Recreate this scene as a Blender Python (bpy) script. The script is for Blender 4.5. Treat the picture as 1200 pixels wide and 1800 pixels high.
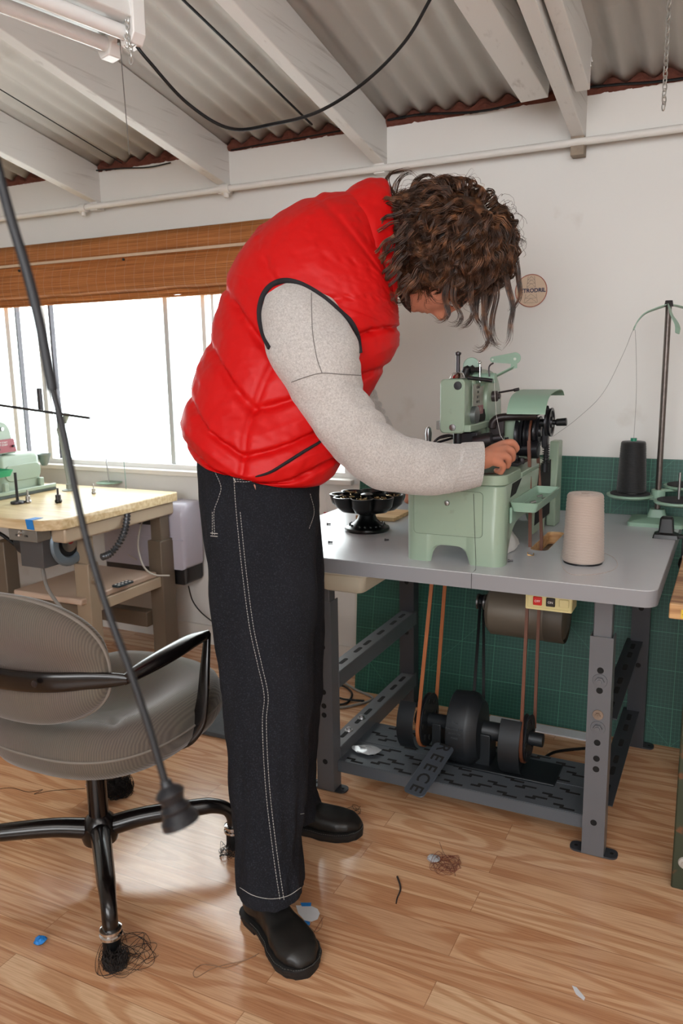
import bpy, bmesh, math, random
from math import sin, cos, pi, radians, sqrt, atan2, exp
from mathutils import Vector, Matrix, Quaternion, noise
from mathutils.bvhtree import BVHTree
random.seed(7)
for o in list(bpy.data.objects): bpy.data.objects.remove(o)
SC = bpy.context.scene
COL = SC.collection
V = Vector

# ------------------------------------------------------------ camera, sky, lights, exposure
H = 1.32; YAW = radians(26.3); PITCH = radians(10.6); ROLL = radians(1.0); F = 1400.0
FWD = V((-sin(YAW)*cos(PITCH), cos(YAW)*cos(PITCH), -sin(PITCH)))
_r = V((cos(YAW), sin(YAW), 0)); _u = _r.cross(FWD)
RGT = _r*cos(ROLL) - _u*sin(ROLL); UPV = RGT.cross(FWD)
CAM = V((0, 0, H))
cd = bpy.data.cameras.new('camera'); cam = bpy.data.objects.new('camera', cd); COL.objects.link(cam)
cd.sensor_fit = 'VERTICAL'; cd.sensor_height = 36; cd.sensor_width = 24; cd.lens = 28.0
cd.clip_start = 0.05; cd.clip_end = 200
m3 = Matrix((RGT, UPV, -FWD)).transposed()
cam.matrix_world = Matrix.Translation(CAM) @ m3.to_4x4()
cd.dof.use_dof = True; cd.dof.focus_distance = 2.1; cd.dof.aperture_fstop = 5.6
SC.camera = cam
SC.view_settings.view_transform = 'Standard'; SC.view_settings.look = 'None'
SC.view_settings.gamma = 1; SC.view_settings.use_curve_mapping = False
SC.view_settings.exposure = -0.12

wd = bpy.data.worlds.new('sky'); SC.world = wd; wd.use_nodes = True
wn = wd.node_tree; bg = wn.nodes['Background']
tc = wn.nodes.new('ShaderNodeTexCoord'); mp = wn.nodes.new('ShaderNodeMapping')
nz = wn.nodes.new('ShaderNodeTexNoise'); nz.inputs['Scale'].default_value = 2.0
cr = wn.nodes.new('ShaderNodeValToRGB')
cr.color_ramp.elements[0].position = .3; cr.color_ramp.elements[0].color = (.86, .93, 1, 1)
cr.color_ramp.elements[1].position = .6; cr.color_ramp.elements[1].color = (1, 1, 1, 1)
wn.links.new(tc.outputs['Generated'], nz.inputs['Vector']); wn.links.new(nz.outputs['Fac'], cr.inputs['Fac'])
wn.links.new(cr.outputs['Color'], bg.inputs['Color']); bg.inputs['Strength'].default_value = 8.0

def Wroof(px, py, off=.02):
    r = FWD + RGT*((px-600)/F) - UPV*((py-900)/F); sl = math.tan(radians(11))
    t = (2.215+2.98*sl-off-H)/(r.z+sl*r.y); return CAM + r*t
def area(name, loc, target, sx, sy, power, col):
    l = bpy.data.lights.new(name, 'AREA'); l.shape = 'RECTANGLE'; l.size = sx; l.size_y = sy
    l.energy = power; l.color = col
    o = bpy.data.objects.new(name, l); COL.objects.link(o); o.location = loc
    o.rotation_euler = (V(target)-V(loc)).to_track_quat('-Z', 'Y').to_euler(); return o
# added soft fill light at the unseen wall behind the camera
area('rear_fill', (.5, -2.9, 1.95), (-.6, 2.5, 1.3), 3.4, 1.4, 20, (1, .975, .95))
# added overhead fill below the roof behind the camera, no fixture there
area('overhead_fill', (.5, -.5, 2.72), (-.5, 2.6, .7), 2.6, 1.0, 34, (1, .98, .955))

def W(px, py, x=None, y=None, z=None, d=None):
    r = FWD + RGT*((px-600)/F) - UPV*((py-900)/F)
    if d is not None: t = d
    elif z is not None: t = (z-H)/r.z
    elif y is not None: t = y/r.y
    else: t = x/r.x
    return CAM + r*t

# ------------------------------------------------------------ materials
def lin(h):
    h = h.lstrip('#'); c = [int(h[i:i+2], 16)/255 for i in (0, 2, 4)]
    return tuple((v/12.92 if v <= .04045 else ((v+.055)/1.055)**2.4) for v in c) + (1,)
MATS = {}
def nodes(name):
    m = bpy.data.materials.new(name); m.use_nodes = True
    return m, m.node_tree, m.node_tree.nodes['Principled BSDF']
def N(nt, t, **k):
    n = nt.nodes.new('ShaderNode'+t)
    for a, b in k.items():
        if a.startswith('_'): n.inputs[a[1:].replace('_', ' ')].default_value = b
        else: setattr(n, a, b)
    return n
def mat(name, col, rough=.5, metal=0, var=.0, vscale=8, bump=0, bscale=60, coat=0, sheen=0, spec=None, dirt=None, dscale=5, dlo=.55, dhi=.75):
    """plain surface with procedural tone variation, optional bump and dirt"""
    if name in MATS: return MATS[name]
    m, nt, b = nodes(name); L = nt.links.new
    b.inputs['Roughness'].default_value = rough; b.inputs['Metallic'].default_value = metal
    b.inputs['Coat Weight'].default_value = coat
    b.inputs['Sheen Weight'].default_value = sheen
    if spec is not None: b.inputs['Specular IOR Level'].default_value = spec
    c = lin(col); tcn = N(nt, 'TexCoord')
    ns = N(nt, 'TexNoise', _Scale=vscale, _Detail=4.0); L(tcn.outputs['Object'], ns.inputs['Vector'])
    mx = N(nt, 'Mix', data_type='RGBA')
    mx.inputs['A'].default_value = tuple(max(0, v*(1-var)) for v in c[:3])+(1,)
    mx.inputs['B'].default_value = tuple(min(1, v*(1+var)) for v in c[:3])+(1,)
    L(ns.outputs['Fac'], mx.inputs['Factor']); out = mx.outputs['Result']
    if dirt:
        n2 = N(nt, 'TexNoise', _Scale=dscale, _Detail=8.0); L(tcn.outputs['Object'], n2.inputs['Vector'])
        r2 = N(nt, 'MapRange'); r2.inputs['From Min'].default_value = dlo; r2.inputs['From Max'].default_value = dhi
        L(n2.outputs['Fac'], r2.inputs['Value'])
        m2 = N(nt, 'Mix', data_type='RGBA'); m2.inputs['B'].default_value = lin(dirt)
        L(out, m2.inputs['A']); L(r2.outputs['Result'], m2.inputs['Factor']); out = m2.outputs['Result']
    L(out, b.inputs['Base Color'])
    if bump:
        n3 = N(nt, 'TexNoise', _Scale=bscale, _Detail=3.0); L(tcn.outputs['Object'], n3.inputs['Vector'])
        bp = N(nt, 'Bump'); bp.inputs['Strength'].default_value = bump; bp.inputs['Distance'].default_value = .002
        L(n3.outputs['Fac'], bp.inputs['Height']); L(bp.outputs['Normal'], b.inputs['Normal'])
    MATS[name] = m; return m

# ------------------------------------------------------------ mesh builder
def frame(p0, p1):
    d = (p1-p0).normalized(); a = V((0, 0, 1)) if abs(d.z) < .95 else V((1, 0, 0))
    x = d.cross(a).normalized(); y = d.cross(x).normalized(); return x, y, d
class B:
    def __init__(s): s.v = []; s.f = []; s.mi = []; s.c = 0
    def add(s, vs, fs):
        k = len(s.v); s.v += [V(p) for p in vs]; s.f += [tuple(i+k for i in f) for f in fs]; s.mi += [s.c]*len(fs); return s
    def m(s, i): s.c = i; return s
    def box(s, lo, hi, rot=None, piv=None):
        lo = V(lo); hi = V(hi); vs = [V((x, y, z)) for x in (lo.x, hi.x) for y in (lo.y, hi.y) for z in (lo.z, hi.z)]
        if rot is not None:
            c = V(piv) if piv is not None else (lo+hi)/2
            vs = [c + rot @ (p-c) for p in vs]
        return s.add(vs, [(0, 1, 3, 2), (4, 6, 7, 5), (0, 4, 5, 1), (2, 3, 7, 6), (0, 2, 6, 4), (1, 5, 7, 3)])
    def beam(s, p0, p1, w, h, up=(0, 0, 1)):
        p0 = V(p0); p1 = V(p1); d = (p1-p0).normalized(); x = d.cross(V(up)).normalized(); y = x.cross(d).normalized()
        vs = [p + x*a*w/2 + y*b*h/2 for p in (p0, p1) for a, b in ((-1, -1), (1, -1), (1, 1), (-1, 1))]
        return s.add(vs, [(3, 2, 1, 0), (4, 5, 6, 7), (0, 1, 5, 4), (1, 2, 6, 5), (2, 3, 7, 6), (3, 0, 4, 7)])
    def loft(s, rings, cap=True, closed=False):
        n = len(rings[0]); vs = [p for r in rings for p in r]; fs = []
        m = len(rings)
        for i in range(m if closed else m-1):
            for j in range(n):
                a = i*n+j; b_ = i*n+(j+1) % n; c = ((i+1) % m)*n+(j+1) % n; d = ((i+1) % m)*n+j
                fs.append((a, b_, c, d))
        if cap and not closed:
            fs.append(tuple(range(n-1, -1, -1))); fs.append(tuple((m-1)*n+j for j in range(n)))
        return s.add(vs, fs)
    def cyl(s, p0, p1, r0, r1=None, n=20):
        p0 = V(p0); p1 = V(p1); r1 = r0 if r1 is None else r1; x, y, d = frame(p0, p1)
        return s.loft([[p + (x*cos(2*pi*j/n)+y*sin(2*pi*j/n))*r for j in range(n)] for p, r in ((p0, r0), (p1, r1))])
    def tube(s, pts, r, n=8, closed=False, cap=True, flat=1.0):
        pts = [V(p) for p in pts]; m = len(pts); rings = []; x = None
        for i, p in enumerate(pts):
            if closed: t = (pts[(i+1) % m]-pts[i-1])
            else: t = pts[min(i+1, m-1)]-pts[max(i-1, 0)]
            if t.length < 1e-9: t = V((0, 0, 1))
            t.normalize()
            if x is None:
                a = V((0, 0, 1)) if abs(t.z) < .9 else V((1, 0, 0)); x = t.cross(a).normalized()
            else:
                x = (x - t*x.dot(t)); x = x.normalized() if x.length > 1e-6 else t.orthogonal().normalized()
            y = t.cross(x); rr = r[i] if hasattr(r, '__len__') else r
            rings.append([p + (x*cos(2*pi*j/n) + y*sin(2*pi*j/n)*flat)*rr for j in range(n)])
        return s.loft(rings, cap=cap, closed=closed)
    def lathe(s, prof, o=(0, 0, 0), ax=(0, 0, 1), n=32, cap=True):
        o = V(o); ax = V(ax).normalized(); x, y, d = frame(V((0, 0, 0)), ax)
        return s.loft([[o + ax*z + (x*cos(2*pi*j/n)+y*sin(2*pi*j/n))*max(r, 1e-5) for j in range(n)] for r, z in prof], cap)
    def prism(s, poly, o, u, v, thick):
        """polygon given in 2-D (a,b) on axes u,v from o, thickened along u x v"""
        o = V(o); u = V(u).normalized(); v = V(v).normalized(); w = u.cross(v)*thick; n = len(poly)
        vs = [o+u*a+v*b for a, b in poly] + [o+u*a+v*b+w for a, b in poly]
        fs = [tuple(range(n-1, -1, -1)), tuple(range(n, 2*n))] + [(i, (i+1) % n, n+(i+1) % n, n+i) for i in range(n)]
        return s.add(vs, fs)
    def ball(s, c, r, n=16, m=10, sc=(1, 1, 1)):
        c = V(c)
        return s.loft([[c+V((r*sc[0]*sin(pi*i/m)*cos(2*pi*j/n), r*sc[1]*sin(pi*i/m)*sin(2*pi*j/n), -r*sc[2]*cos(pi*i/m))) for j in range(n)] for i in range(m+1)], cap=False)
    def build(s, name, material, parent=None, bevel=0, smooth=True, ang=40, seg=2, sub=0, keep=False):
        return link(name, s, material, parent, bevel, smooth, ang, seg, sub)
LOC = {}
def rr(w, h, r, n=5, cx=0, cy=0):
    """rounded rectangle outline"""
    out = []
    for a0, sx, sy in ((0, 1, 1), (90, -1, 1), (180, -1, -1), (270, 1, -1)):
        for k in range(n+1):
            a = radians(a0+90*k/n); out.append((cx+sx*(w/2-r)+r*cos(a), cy+sy*(h/2-r)+r*sin(a)))
    return out
def link(name, b, material, parent, bevel, smooth, ang, seg, sub):
    me = bpy.data.meshes.new(name)
    if parent is None:
        zs = [p.z for p in b.v]; c = V((sum(p.x for p in b.v)/len(b.v), sum(p.y for p in b.v)/len(b.v), min(zs)))
    else: c = LOC[parent.name]
    me.from_pydata([p-c for p in b.v], [], b.f); me.validate()
    bm = bmesh.new(); bm.from_mesh(me); bmesh.ops.recalc_face_normals(bm, faces=bm.faces); bm.to_mesh(me); bm.free()
    if smooth:
        me.shade_smooth(); me.set_sharp_from_angle(angle=radians(ang))
    for mm in (material if isinstance(material, (list, tuple)) else [material]): me.materials.append(mm)
    if isinstance(material, (list, tuple)) and len(b.mi) == len(me.polygons):
        me.polygons.foreach_set('material_index', b.mi)
    o = bpy.data.objects.new(name, me); COL.objects.link(o)
    if parent is None: o.location = c
    else: o.parent = parent
    LOC[o.name] = c
    if bevel:
        md = o.modifiers.new('bevel', 'BEVEL'); md.width = bevel; md.segments = seg; md.limit_method = 'ANGLE'; md.angle_limit = radians(50)
        md.harden_normals = False
    if sub:
        md = o.modifiers.new('sub', 'SUBSURF'); md.levels = sub; md.render_levels = sub
    return o
def thing(name, label, cat, loc=(0, 0, 0), group=None):
    o = bpy.data.objects.new(name, None); COL.objects.link(o); o.location = V(loc); LOC[o.name] = V(loc)
    o.empty_display_size = .05
    o['label'] = label; o['category'] = cat
    if group: o['group'] = group
    return o
def tag(o, label, cat, group=None, kind=None):
    o['label'] = label; o['category'] = cat
    if group: o['group'] = group
    if kind: o['kind'] = kind
    return o
def struct(o): o['kind'] = 'structure'; return o
def smoothcurve(pts, n=8):
    """Catmull-Rom through points"""
    P = [V(p) for p in pts]; P = [P[0]*2-P[1]] + P + [P[-1]*2-P[-2]]; out = []
    for i in range(1, len(P)-2):
        for k in range(n):
            t = k/n; a, b_, c, d = P[i-1], P[i], P[i+1], P[i+2]
            out.append(.5*((2*b_)+(c-a)*t+(2*a-5*b_+4*c-d)*t*t+(3*b_-a-3*c+d)*t**3))
    out.append(P[-2]); return out
def text(body, size, o, u, v, material, name, parent, depth=.0006, align='CENTER', bold=0):
    cu = bpy.data.curves.new('t', 'FONT'); cu.body = body; cu.size = size; cu.align_x = align; cu.align_y = 'CENTER'
    cu.extrude = depth; cu.offset = bold; cu.resolution_u = 3
    to = bpy.data.objects.new('t', cu); COL.objects.link(to)
    dg = bpy.context.evaluated_depsgraph_get(); me = bpy.data.meshes.new_from_object(to.evaluated_get(dg))
    b = B(); u = V(u).normalized(); v = V(v).normalized(); w = u.cross(v); o = V(o)
    b.add([o+u*p.co.x+v*p.co.y+w*p.co.z for p in me.vertices], [tuple(f.vertices) for f in me.polygons])
    bpy.data.objects.remove(to); bpy.data.meshes.remove(me)
    return b.build(name, material, parent, smooth=False)
X = V((1, 0, 0)); Y = V((0, 1, 0)); Z = V((0, 0, 1))
# ------------------------------------------------------------ setting materials
def m_floor():
    m, nt, b = nodes('laminate'); L = nt.links.new
    tcn = N(nt, 'TexCoord')
    def brick(rowh, bw, off):
        k = N(nt, 'TexBrick', offset=off, squash=1.0); k.inputs['Scale'].default_value = 1
        k.inputs['Brick Width'].default_value = bw; k.inputs['Row Height'].default_value = rowh
        k.inputs['Mortar Size'].default_value = .0009; k.inputs['Mortar Smooth'].default_value = .2
        k.inputs['Color1'].default_value = (0, 0, 0, 1); k.inputs['Color2'].default_value = (1, 1, 1, 1)
        k.inputs['Mortar'].default_value = (.5, .5, .5, 1); L(tcn.outputs['Object'], k.inputs['Vector']); return k
    k1 = brick(.082, .9, .37)
    # shift the grain of every strip
    sep = N(nt, 'SeparateColor'); L(k1.outputs['Color'], sep.inputs['Color'])
    vm = N(nt, 'VectorMath', operation='MULTIPLY'); vm.inputs[1].default_value = (1.0, 9, 1); L(tcn.outputs['Object'], vm.inputs[0])
    cmb = N(nt, 'CombineXYZ'); mu = N(nt, 'Math', operation='MULTIPLY'); mu.inputs[1].default_value = 37.0
    L(sep.outputs[0], mu.inputs[0]); L(mu.outputs[0], cmb.inputs[0]); L(mu.outputs[0], cmb.inputs[1])
    va = N(nt, 'VectorMath', operation='ADD'); L(vm.outputs[0], va.inputs[0]); L(cmb.outputs[0], va.inputs[1])
    wv = N(nt, 'TexNoise', _Scale=1.0, _Detail=1.5, _Roughness=.4, _Distortion=.35); L(va.outputs[0], wv.inputs['Vector'])
    # rings of the noise = cathedral grain
    mr = N(nt, 'Math', operation='MULTIPLY'); mr.inputs[1].default_value = 9.0; L(wv.outputs['Fac'], mr.inputs[0])
    sn = N(nt, 'Math', operation='SINE'); ms = N(nt, 'Math', operation='MULTIPLY'); ms.inputs[1].default_value = 6.283
    L(mr.outputs[0], ms.inputs[0]); L(ms.outputs[0], sn.inputs[0])
    rg = N(nt, 'MapRange'); rg.inputs['From Min'].default_value = -.6; rg.inputs['From Max'].default_value = 1.0; L(sn.outputs[0], rg.inputs['Value'])
    f2 = N(nt, 'VectorMath', operation='MULTIPLY'); f2.inputs[1].default_value = (9, 260, 1); L(tcn.outputs['Object'], f2.inputs[0])
    fn = N(nt, 'TexNoise', _Scale=1.0, _Detail=2.0); L(f2.outputs[0], fn.inputs['Vector'])
    rm = N(nt, 'ValToRGB'); e = rm.color_ramp.elements
    e[0].position = 0; e[0].color = lin('#d0a480'); e[1].position = 1; e[1].color = lin('#e6c39e')
    e.new(.35).color = lin('#daac85'); e.new(.7).color = lin('#dfb48e')
    L(sep.outputs[0], rm.inputs['Fac'])
    a1 = N(nt, 'Mix', data_type='RGBA', blend_type='MULTIPLY'); a1.inputs['Factor'].default_value = .5
    r2 = N(nt, 'ValToRGB'); r2.color_ramp.elements[0].color = lin('#d0a988'); r2.color_ramp.elements[1].color = (1, 1, 1, 1)
    r2.color_ramp.elements[0].position = .0; r2.color_ramp.elements[1].position = .55
    L(rg.outputs['Result'], r2.inputs['Fac']); L(rm.outputs['Color'], a1.inputs['A']); L(r2.outputs['Color'], a1.inputs['B'])
    a2 = N(nt, 'Mix', data_type='RGBA', blend_type='MULTIPLY'); a2.inputs['Factor'].default_value = .38
    r3 = N(nt, 'ValToRGB'); r3.color_ramp.elements[0].color = lin('#b99579'); r3.color_ramp.elements[0].position = .3
    r3.color_ramp.elements[1].color = (1, 1, 1, 1); r3.color_ramp.elements[1].position = .6
    L(fn.outputs['Fac'], r3.inputs['Fac']); L(a1.outputs['Result'], a2.inputs['A']); L(r3.outputs['Color'], a2.inputs['B'])
    a3 = N(nt, 'Mix', data_type='RGBA'); a3.inputs['B'].default_value = lin('#7a4f33')
    mf = N(nt, 'Math', operation='MULTIPLY'); mf.inputs[1].default_value = .55; L(k1.outputs['Fac'], mf.inputs[0])
    L(mf.outputs[0], a3.inputs['Factor']); L(a2.outputs['Result'], a3.inputs['A']); L(a3.outputs['Result'], b.inputs['Base Color'])
    b.inputs['Roughness'].default_value = .17; b.inputs['Specular IOR Level'].default_value = .7
    bp = N(nt, 'Bump'); bp.inputs['Strength'].default_value = .08; bp.inputs['Distance'].default_value = .001
    L(fn.outputs['Fac'], bp.inputs['Height']); L(bp.outputs['Normal'], b.inputs['Normal'])
    return m
M_floor = m_floor()
M_wall = mat('white_wall', '#dcdbd8', .75, var=.025, vscale=2.2, bump=.12, bscale=35, dirt='#c2bbb2', dscale=5, dlo=.7, dhi=.9)
M_trim = mat('white_trim', '#dedbd6', .6, var=.03, vscale=3, bump=.1, bscale=25)
def m_raft():
    m, nt, b = nodes('painted_timber'); L = nt.links.new; t = N(nt, 'TexCoord')
    vm = N(nt, 'VectorMath', operation='MULTIPLY'); vm.inputs[1].default_value = (30, 2.2, 60); L(t.outputs['Object'], vm.inputs[0])
    n1 = N(nt, 'TexNoise', _Scale=1.0, _Detail=5.0, _Roughness=.6); L(vm.outputs[0], n1.inputs['Vector'])
    r = N(nt, 'ValToRGB'); r.color_ramp.elements[0].position = .24; r.color_ramp.elements[0].color = lin('#b9b3ad')
    r.color_ramp.elements[1].position = .42; r.color_ramp.elements[1].color = lin('#dcd9d5'); L(n1.outputs['Fac'], r.inputs['Fac'])
    L(r.outputs['Color'], b.inputs['Base Color']); b.inputs['Roughness'].default_value = .65
    bp = N(nt, 'Bump'); bp.inputs['Strength'].default_value = .35; bp.inputs['Distance'].default_value = .002
    L(n1.outputs['Fac'], bp.inputs['Height']); L(bp.outputs['Normal'], b.inputs['Normal']); return m
M_raft = m_raft()
M_roof = mat('roof_sheet', '#cdc8c2', .6, var=.05, vscale=3, dirt='#9d8f80', dscale=3, dlo=.6, dhi=.85)
M_insul = mat('insulation', '#633528', .95, var=.35, vscale=60, bump=1, bscale=120)
def m_blind():
    m, nt, b = nodes('bamboo'); L = nt.links.new; t = N(nt, 'TexCoord')
    vm = N(nt, 'VectorMath', operation='MULTIPLY'); vm.inputs[1].default_value = (3, 40, 420); L(t.outputs['Object'], vm.inputs[0])
    n1 = N(nt, 'TexNoise', _Scale=1.0, _Detail=3.0); L(vm.outputs[0], n1.inputs['Vector'])
    r = N(nt, 'ValToRGB'); e = r.color_ramp.elements; e[0].position = .3; e[0].color = lin('#7d4a22'); e[1].position = .72; e[1].color = lin('#cc8f55')
    e.new(.5).color = lin('#b0703a'); L(n1.outputs['Fac'], r.inputs['Fac'])
    sp = N(nt, 'SeparateXYZ'); L(t.outputs['Object'], sp.inputs[0])
    mm = N(nt, 'Math', operation='PINGPONG'); mm.inputs[1].default_value = .0275; L(sp.outputs[0], mm.inputs[0])
    lt = N(nt, 'Math', operation='LESS_THAN'); lt.inputs[1].default_value = .0011; L(mm.outputs[0], lt.inputs[0])
    mf = N(nt, 'Math', operation='MULTIPLY'); mf.inputs[1].default_value = .45; L(lt.outputs[0], mf.inputs[0])
    mx = N(nt, 'Mix', data_type='RGBA'); mx.inputs['B'].default_value = lin('#b9a38d'); L(mf.outputs[0], mx.inputs['Factor']); L(r.outputs['Color'], mx.inputs['A'])
    L(mx.outputs['Result'], b.inputs['Base Color']); b.inputs['Roughness'].default_value = .6
    tr = N(nt, 'BsdfTranslucent'); L(mx.outputs['Result'], tr.inputs['Color']); ms = N(nt, 'MixShader'); ms.inputs[0].default_value = .22
    L(b.outputs[0], ms.inputs[1]); L(tr.outputs[0], ms.inputs[2]); L(ms.outputs[0], nt.nodes['Material Output'].inputs['Surface'])
    bp = N(nt, 'Bump'); bp.inputs['Strength'].default_value = .5; bp.inputs['Distance'].default_value = .002
    L(n1.outputs['Fac'], bp.inputs['Height']); L(bp.outputs['Normal'], b.inputs['Normal']); return m
M_blind = m_blind()
def m_glass():
    m, nt, b = nodes('window_glass'); L = nt.links.new
    t = N(nt, 'BsdfTransparent'); g = N(nt, 'BsdfGlossy', _Roughness=.02); ms = N(nt, 'MixShader'); ms.inputs[0].default_value = .05
    t.inputs['Color'].default_value = (.95, .98, .97, 1)
    L(t.outputs[0], ms.inputs[1]); L(g.outputs[0], ms.inputs[2]); L(ms.outputs[0], nt.nodes['Material Output'].inputs['Surface']); return m
M_glass = m_glass()
M_alu = mat('window_frame', '#c9cdd0', .4, .3, var=.05)
M_white = mat('white_enamel', '#e6e5e3', .3, var=.02)
M_black = mat('black_rubber', '#0b0c0e', .5, var=.1, spec=.3)
M_blackgloss = mat('black_gloss', '#120f10', .2, var=.1, coat=.4)
M_steel = mat('steel', '#a8a8aa', .3, 1, var=.1, vscale=30)
M_darksteel = mat('dark_steel', '#4a474a', .4, .9, var=.2, vscale=30)
M_chrome = mat('chrome', '#d9dadc', .12, 1)

# ------------------------------------------------------------ room
WY = 3.0; SL = math.tan(radians(11))
def roofz(y): return 2.215 + (2.98-y)*SL
struct(B().box((-5.2, -3.2, -.05), (2.4, WY+.12, 0)).build('floor', M_floor, smooth=False))
b = B()
b.box((-5.2, WY, 0), (2.4, WY+.12, .835)); b.box((-1.44, WY, .835), (2.4, WY+.12, 2.26)); b.box((-5.2, WY, 1.87), (-1.44, WY+.12, 2.26))
b.box((-5.2, WY, .835), (-4.7, WY+.12, 1.87))
struct(b.build('wall_back', M_wall, smooth=False))
struct(B().box((-5.3, -3.2, 0), (-5.2, WY+.12, 3.5)).build('wall_left', M_wall, smooth=False))
struct(B().box((2.4, -3.2, 0), (2.5, WY+.12, 3.5)).build('wall_right', M_wall, smooth=False))
b = B(); b.box((-5.2, -3.3, 0), (-1.4, -3.2, 3.6)); b.box((2.2, -3.3, 0), (2.4, -3.2, 3.6)); b.box((-1.4, -3.3, 2.75), (2.2, -3.2, 3.6)); b.box((-1.4, -3.3, 0), (2.2, -3.2, 1.1))
struct(b.build('wall_front', M_wall, smooth=False))
# header board between the rafters and low board
b = B(); b.box((-5.2, WY-.028, 2.045), (2.4, WY-.001, 2.197)); struct(b.build('trim_1', M_trim, bevel=.002, smooth=False))
b = B(); b.box((-5.2, WY-.012, 0), (-1.44, WY-.001, .095)); struct(b.build('baseboard_back', M_trim, bevel=.002, smooth=False))
# white panelled section of the wall left of the mat with its seams
b = B(); b.box((-1.42, WY-.012, .2), (-1.30, WY-.001, .82)); struct(b.build('trim_2', M_trim, bevel=.0015, smooth=False))
# ceiling: corrugated sheets, rafters, insulation
CE = bpy.data.objects.new('ceiling', None); COL.objects.link(CE); CE['kind'] = 'structure'; LOC['ceiling'] = V((0, 0, 0))
b = B(); n = 1100; rows = []
for y in (3.12, 1.5, 0, -1.6, -3.3):
    rows.append([V((-5.25+7.7*i/n, y, roofz(y)+.012+.012*cos(2*pi*(-5.25+7.7*i/n)/.088))) for i in range(n+1)])
k = n+1
b.v = [p for r in rows for p in r]
b.f = [(i*k+j, i*k+j+1, (i+1)*k+j+1, (i+1)*k+j) for i in range(4) for j in range(n)]
o = b.build('corrugated_roof', M_roof, CE, ang=80); sd = o.modifiers.new('s', 'SOLIDIFY'); sd.thickness = .0015; sd.offset = 1
def rafter(x, w=.045, ylo=2.985, yhi=-3.2, drop=.16, top=0., name='rafter', extra=0):
    b = B(); vs = []
    for y in (ylo, yhi):
        zt = roofz(y)-.002-top; vs += [V((x-w/2, y, zt-drop)), V((x+w/2, y, zt-drop)), V((x+w/2, y, zt)), V((x-w/2, y, zt))]
    b.add(vs, [(3, 2, 1, 0), (4, 5, 6, 7), (0, 1, 5, 4), (1, 2, 6, 5), (2, 3, 7, 6), (3, 0, 4, 7)])
    return b.build(name, M_raft, CE, bevel=.003, smooth=False)
for x in (-4.81, -4.10, -3.40, -2.69, -1.985, -1.272, -.54, .20, .93, 1.65): rafter(x)
# two extra timbers scabbed to the rafter beside the mat wall, with rough sawn ends
qa, qb = W(918, 130, y=2.86), W(955, 168, y=2.90); 
r0_, r1_ = Wroof(941, 149, .075), Wroof(852, 0, .075); r1_ = r0_+(r1_-r0_)*2.2
B().beam(r0_, r1_, .09, .10, up=(0, math.sin(radians(11)), math.cos(radians(11)))).build('rafter_scab', M_raft, CE, bevel=.003, smooth=False)
qc = W(1011, 161, y=2.70); qd = W(1037, 157, y=2.70); rafter((qc.x+qd.x)/2, qd.x-qc.x, 2.70, -3.2, roofz(2.70)-qc.z, .0, 'rafter_scab')
b = B()
for k in range(16):
    p = W(1030+random.uniform(-6, 8), random.uniform(95, 150), y=2.70); b.beam(p, p+V((random.uniform(-.004, .012), random.uniform(-.03, -.01), random.uniform(-.03, .0))), .003, .002)
b.beam(W(1022, 48, y=2.62), W(1026, 102, y=2.66), .012, .006)
b.beam(W(917, 125, y=2.85), W(931, 152, y=2.88), .01, .006)
b.build('splinters', M_raft, CE, smooth=False)
# insulation stuffed between roof sheet and header
b = B(); nn = 700; rows = []
for q in range(5):
    row = []
    for i in range(nn+1):
        x = -5.2+7.6*i/nn; top = roofz(2.975)+.010+.012*cos(2*pi*x/.088)
        row.append(V((x, 2.972 - .012*sin(pi*q/4)+.01*noise.noise(V((x*40, q, 0))), 2.190+(top-2.190)*q/4)))
    rows.append(row)
k = nn+1; b.v = [p for r in rows for p in r]; b.f = [(i*k+j, i*k+j+1, (i+1)*k+j+1, (i+1)*k+j) for i in range(4) for j in range(nn)]
b.build('insulation', M_insul, CE)
# rafter stub under the pipe
o = B().box((-.562, 2.94, 2.0), (-.518, 2.99, 2.06)).build('rafter_end', mat('bare_wood', '#8d7f70', .8, var=.3, vscale=30, bump=.4), CE, smooth=False)
for x in (-2.69, -1.985, -1.272):
    B().box((x-.022, 2.945, 2.025), (x+.022, 2.99, 2.06)).build('rafter_end', M_raft, CE, smooth=False)

# window: frame, mullions, panes, sill
WN = bpy.data.objects.new('window_1', None); COL.objects.link(WN); WN['kind'] = 'structure'; LOC['window_1'] = V((0, 0, 0))
b = B(); b.box((-4.7, 3.02, .835), (-1.44, 3.09, .86)); b.box((-4.7, 3.02, 1.84), (-1.44, 3.09, 1.87)); b.box((-1.475, 3.02, .86), (-1.44, 3.09, 1.84)); b.box((-4.7, 3.02, .86), (-4.66, 3.09, 1.84))
b.build('window_frame', M_white, WN, bevel=.002, smooth=False)
for x, w, y, mm in ((-2.39, .026, 3.05, M_alu), (-2.165, .022, 3.03, M_white), (-2.135, .016, 3.06, M_alu), (-3.165, .03, 3.03, M_white), (-3.125, .012, 3.06, M_darksteel), (-3.39, .03, 3.03, M_white), (-3.36, .010, 3.06, M_darksteel), (-4.1, .03, 3.05, M_white)):
    B().box((x-w/2, y-.012, .86), (x+w/2, y+.016, 1.84)).build('mullion', mm, WN, bevel=.0015, smooth=False)
for x0, x1, y in ((-4.66, -3.39, 3.065), (-3.39, -3.15, 3.045), (-3.15, -2.39, 3.065), (-2.39, -2.16, 3.045), (-2.16, -1.475, 3.065)):
    B().box((x0, y-.002, .86), (x1, y+.002, 1.84)).build('pane', M_glass, WN, smooth=False)
B().box((-3.20, 2.995, 1.10), (-3.18, 3.015, 1.22)).build('latch', M_darksteel, WN, bevel=.002)
B().box((-4.7, 2.965, .815), (-1.42, 3.03, .837)).build('window_sill', M_trim, WN, bevel=.003, smooth=False)
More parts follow.
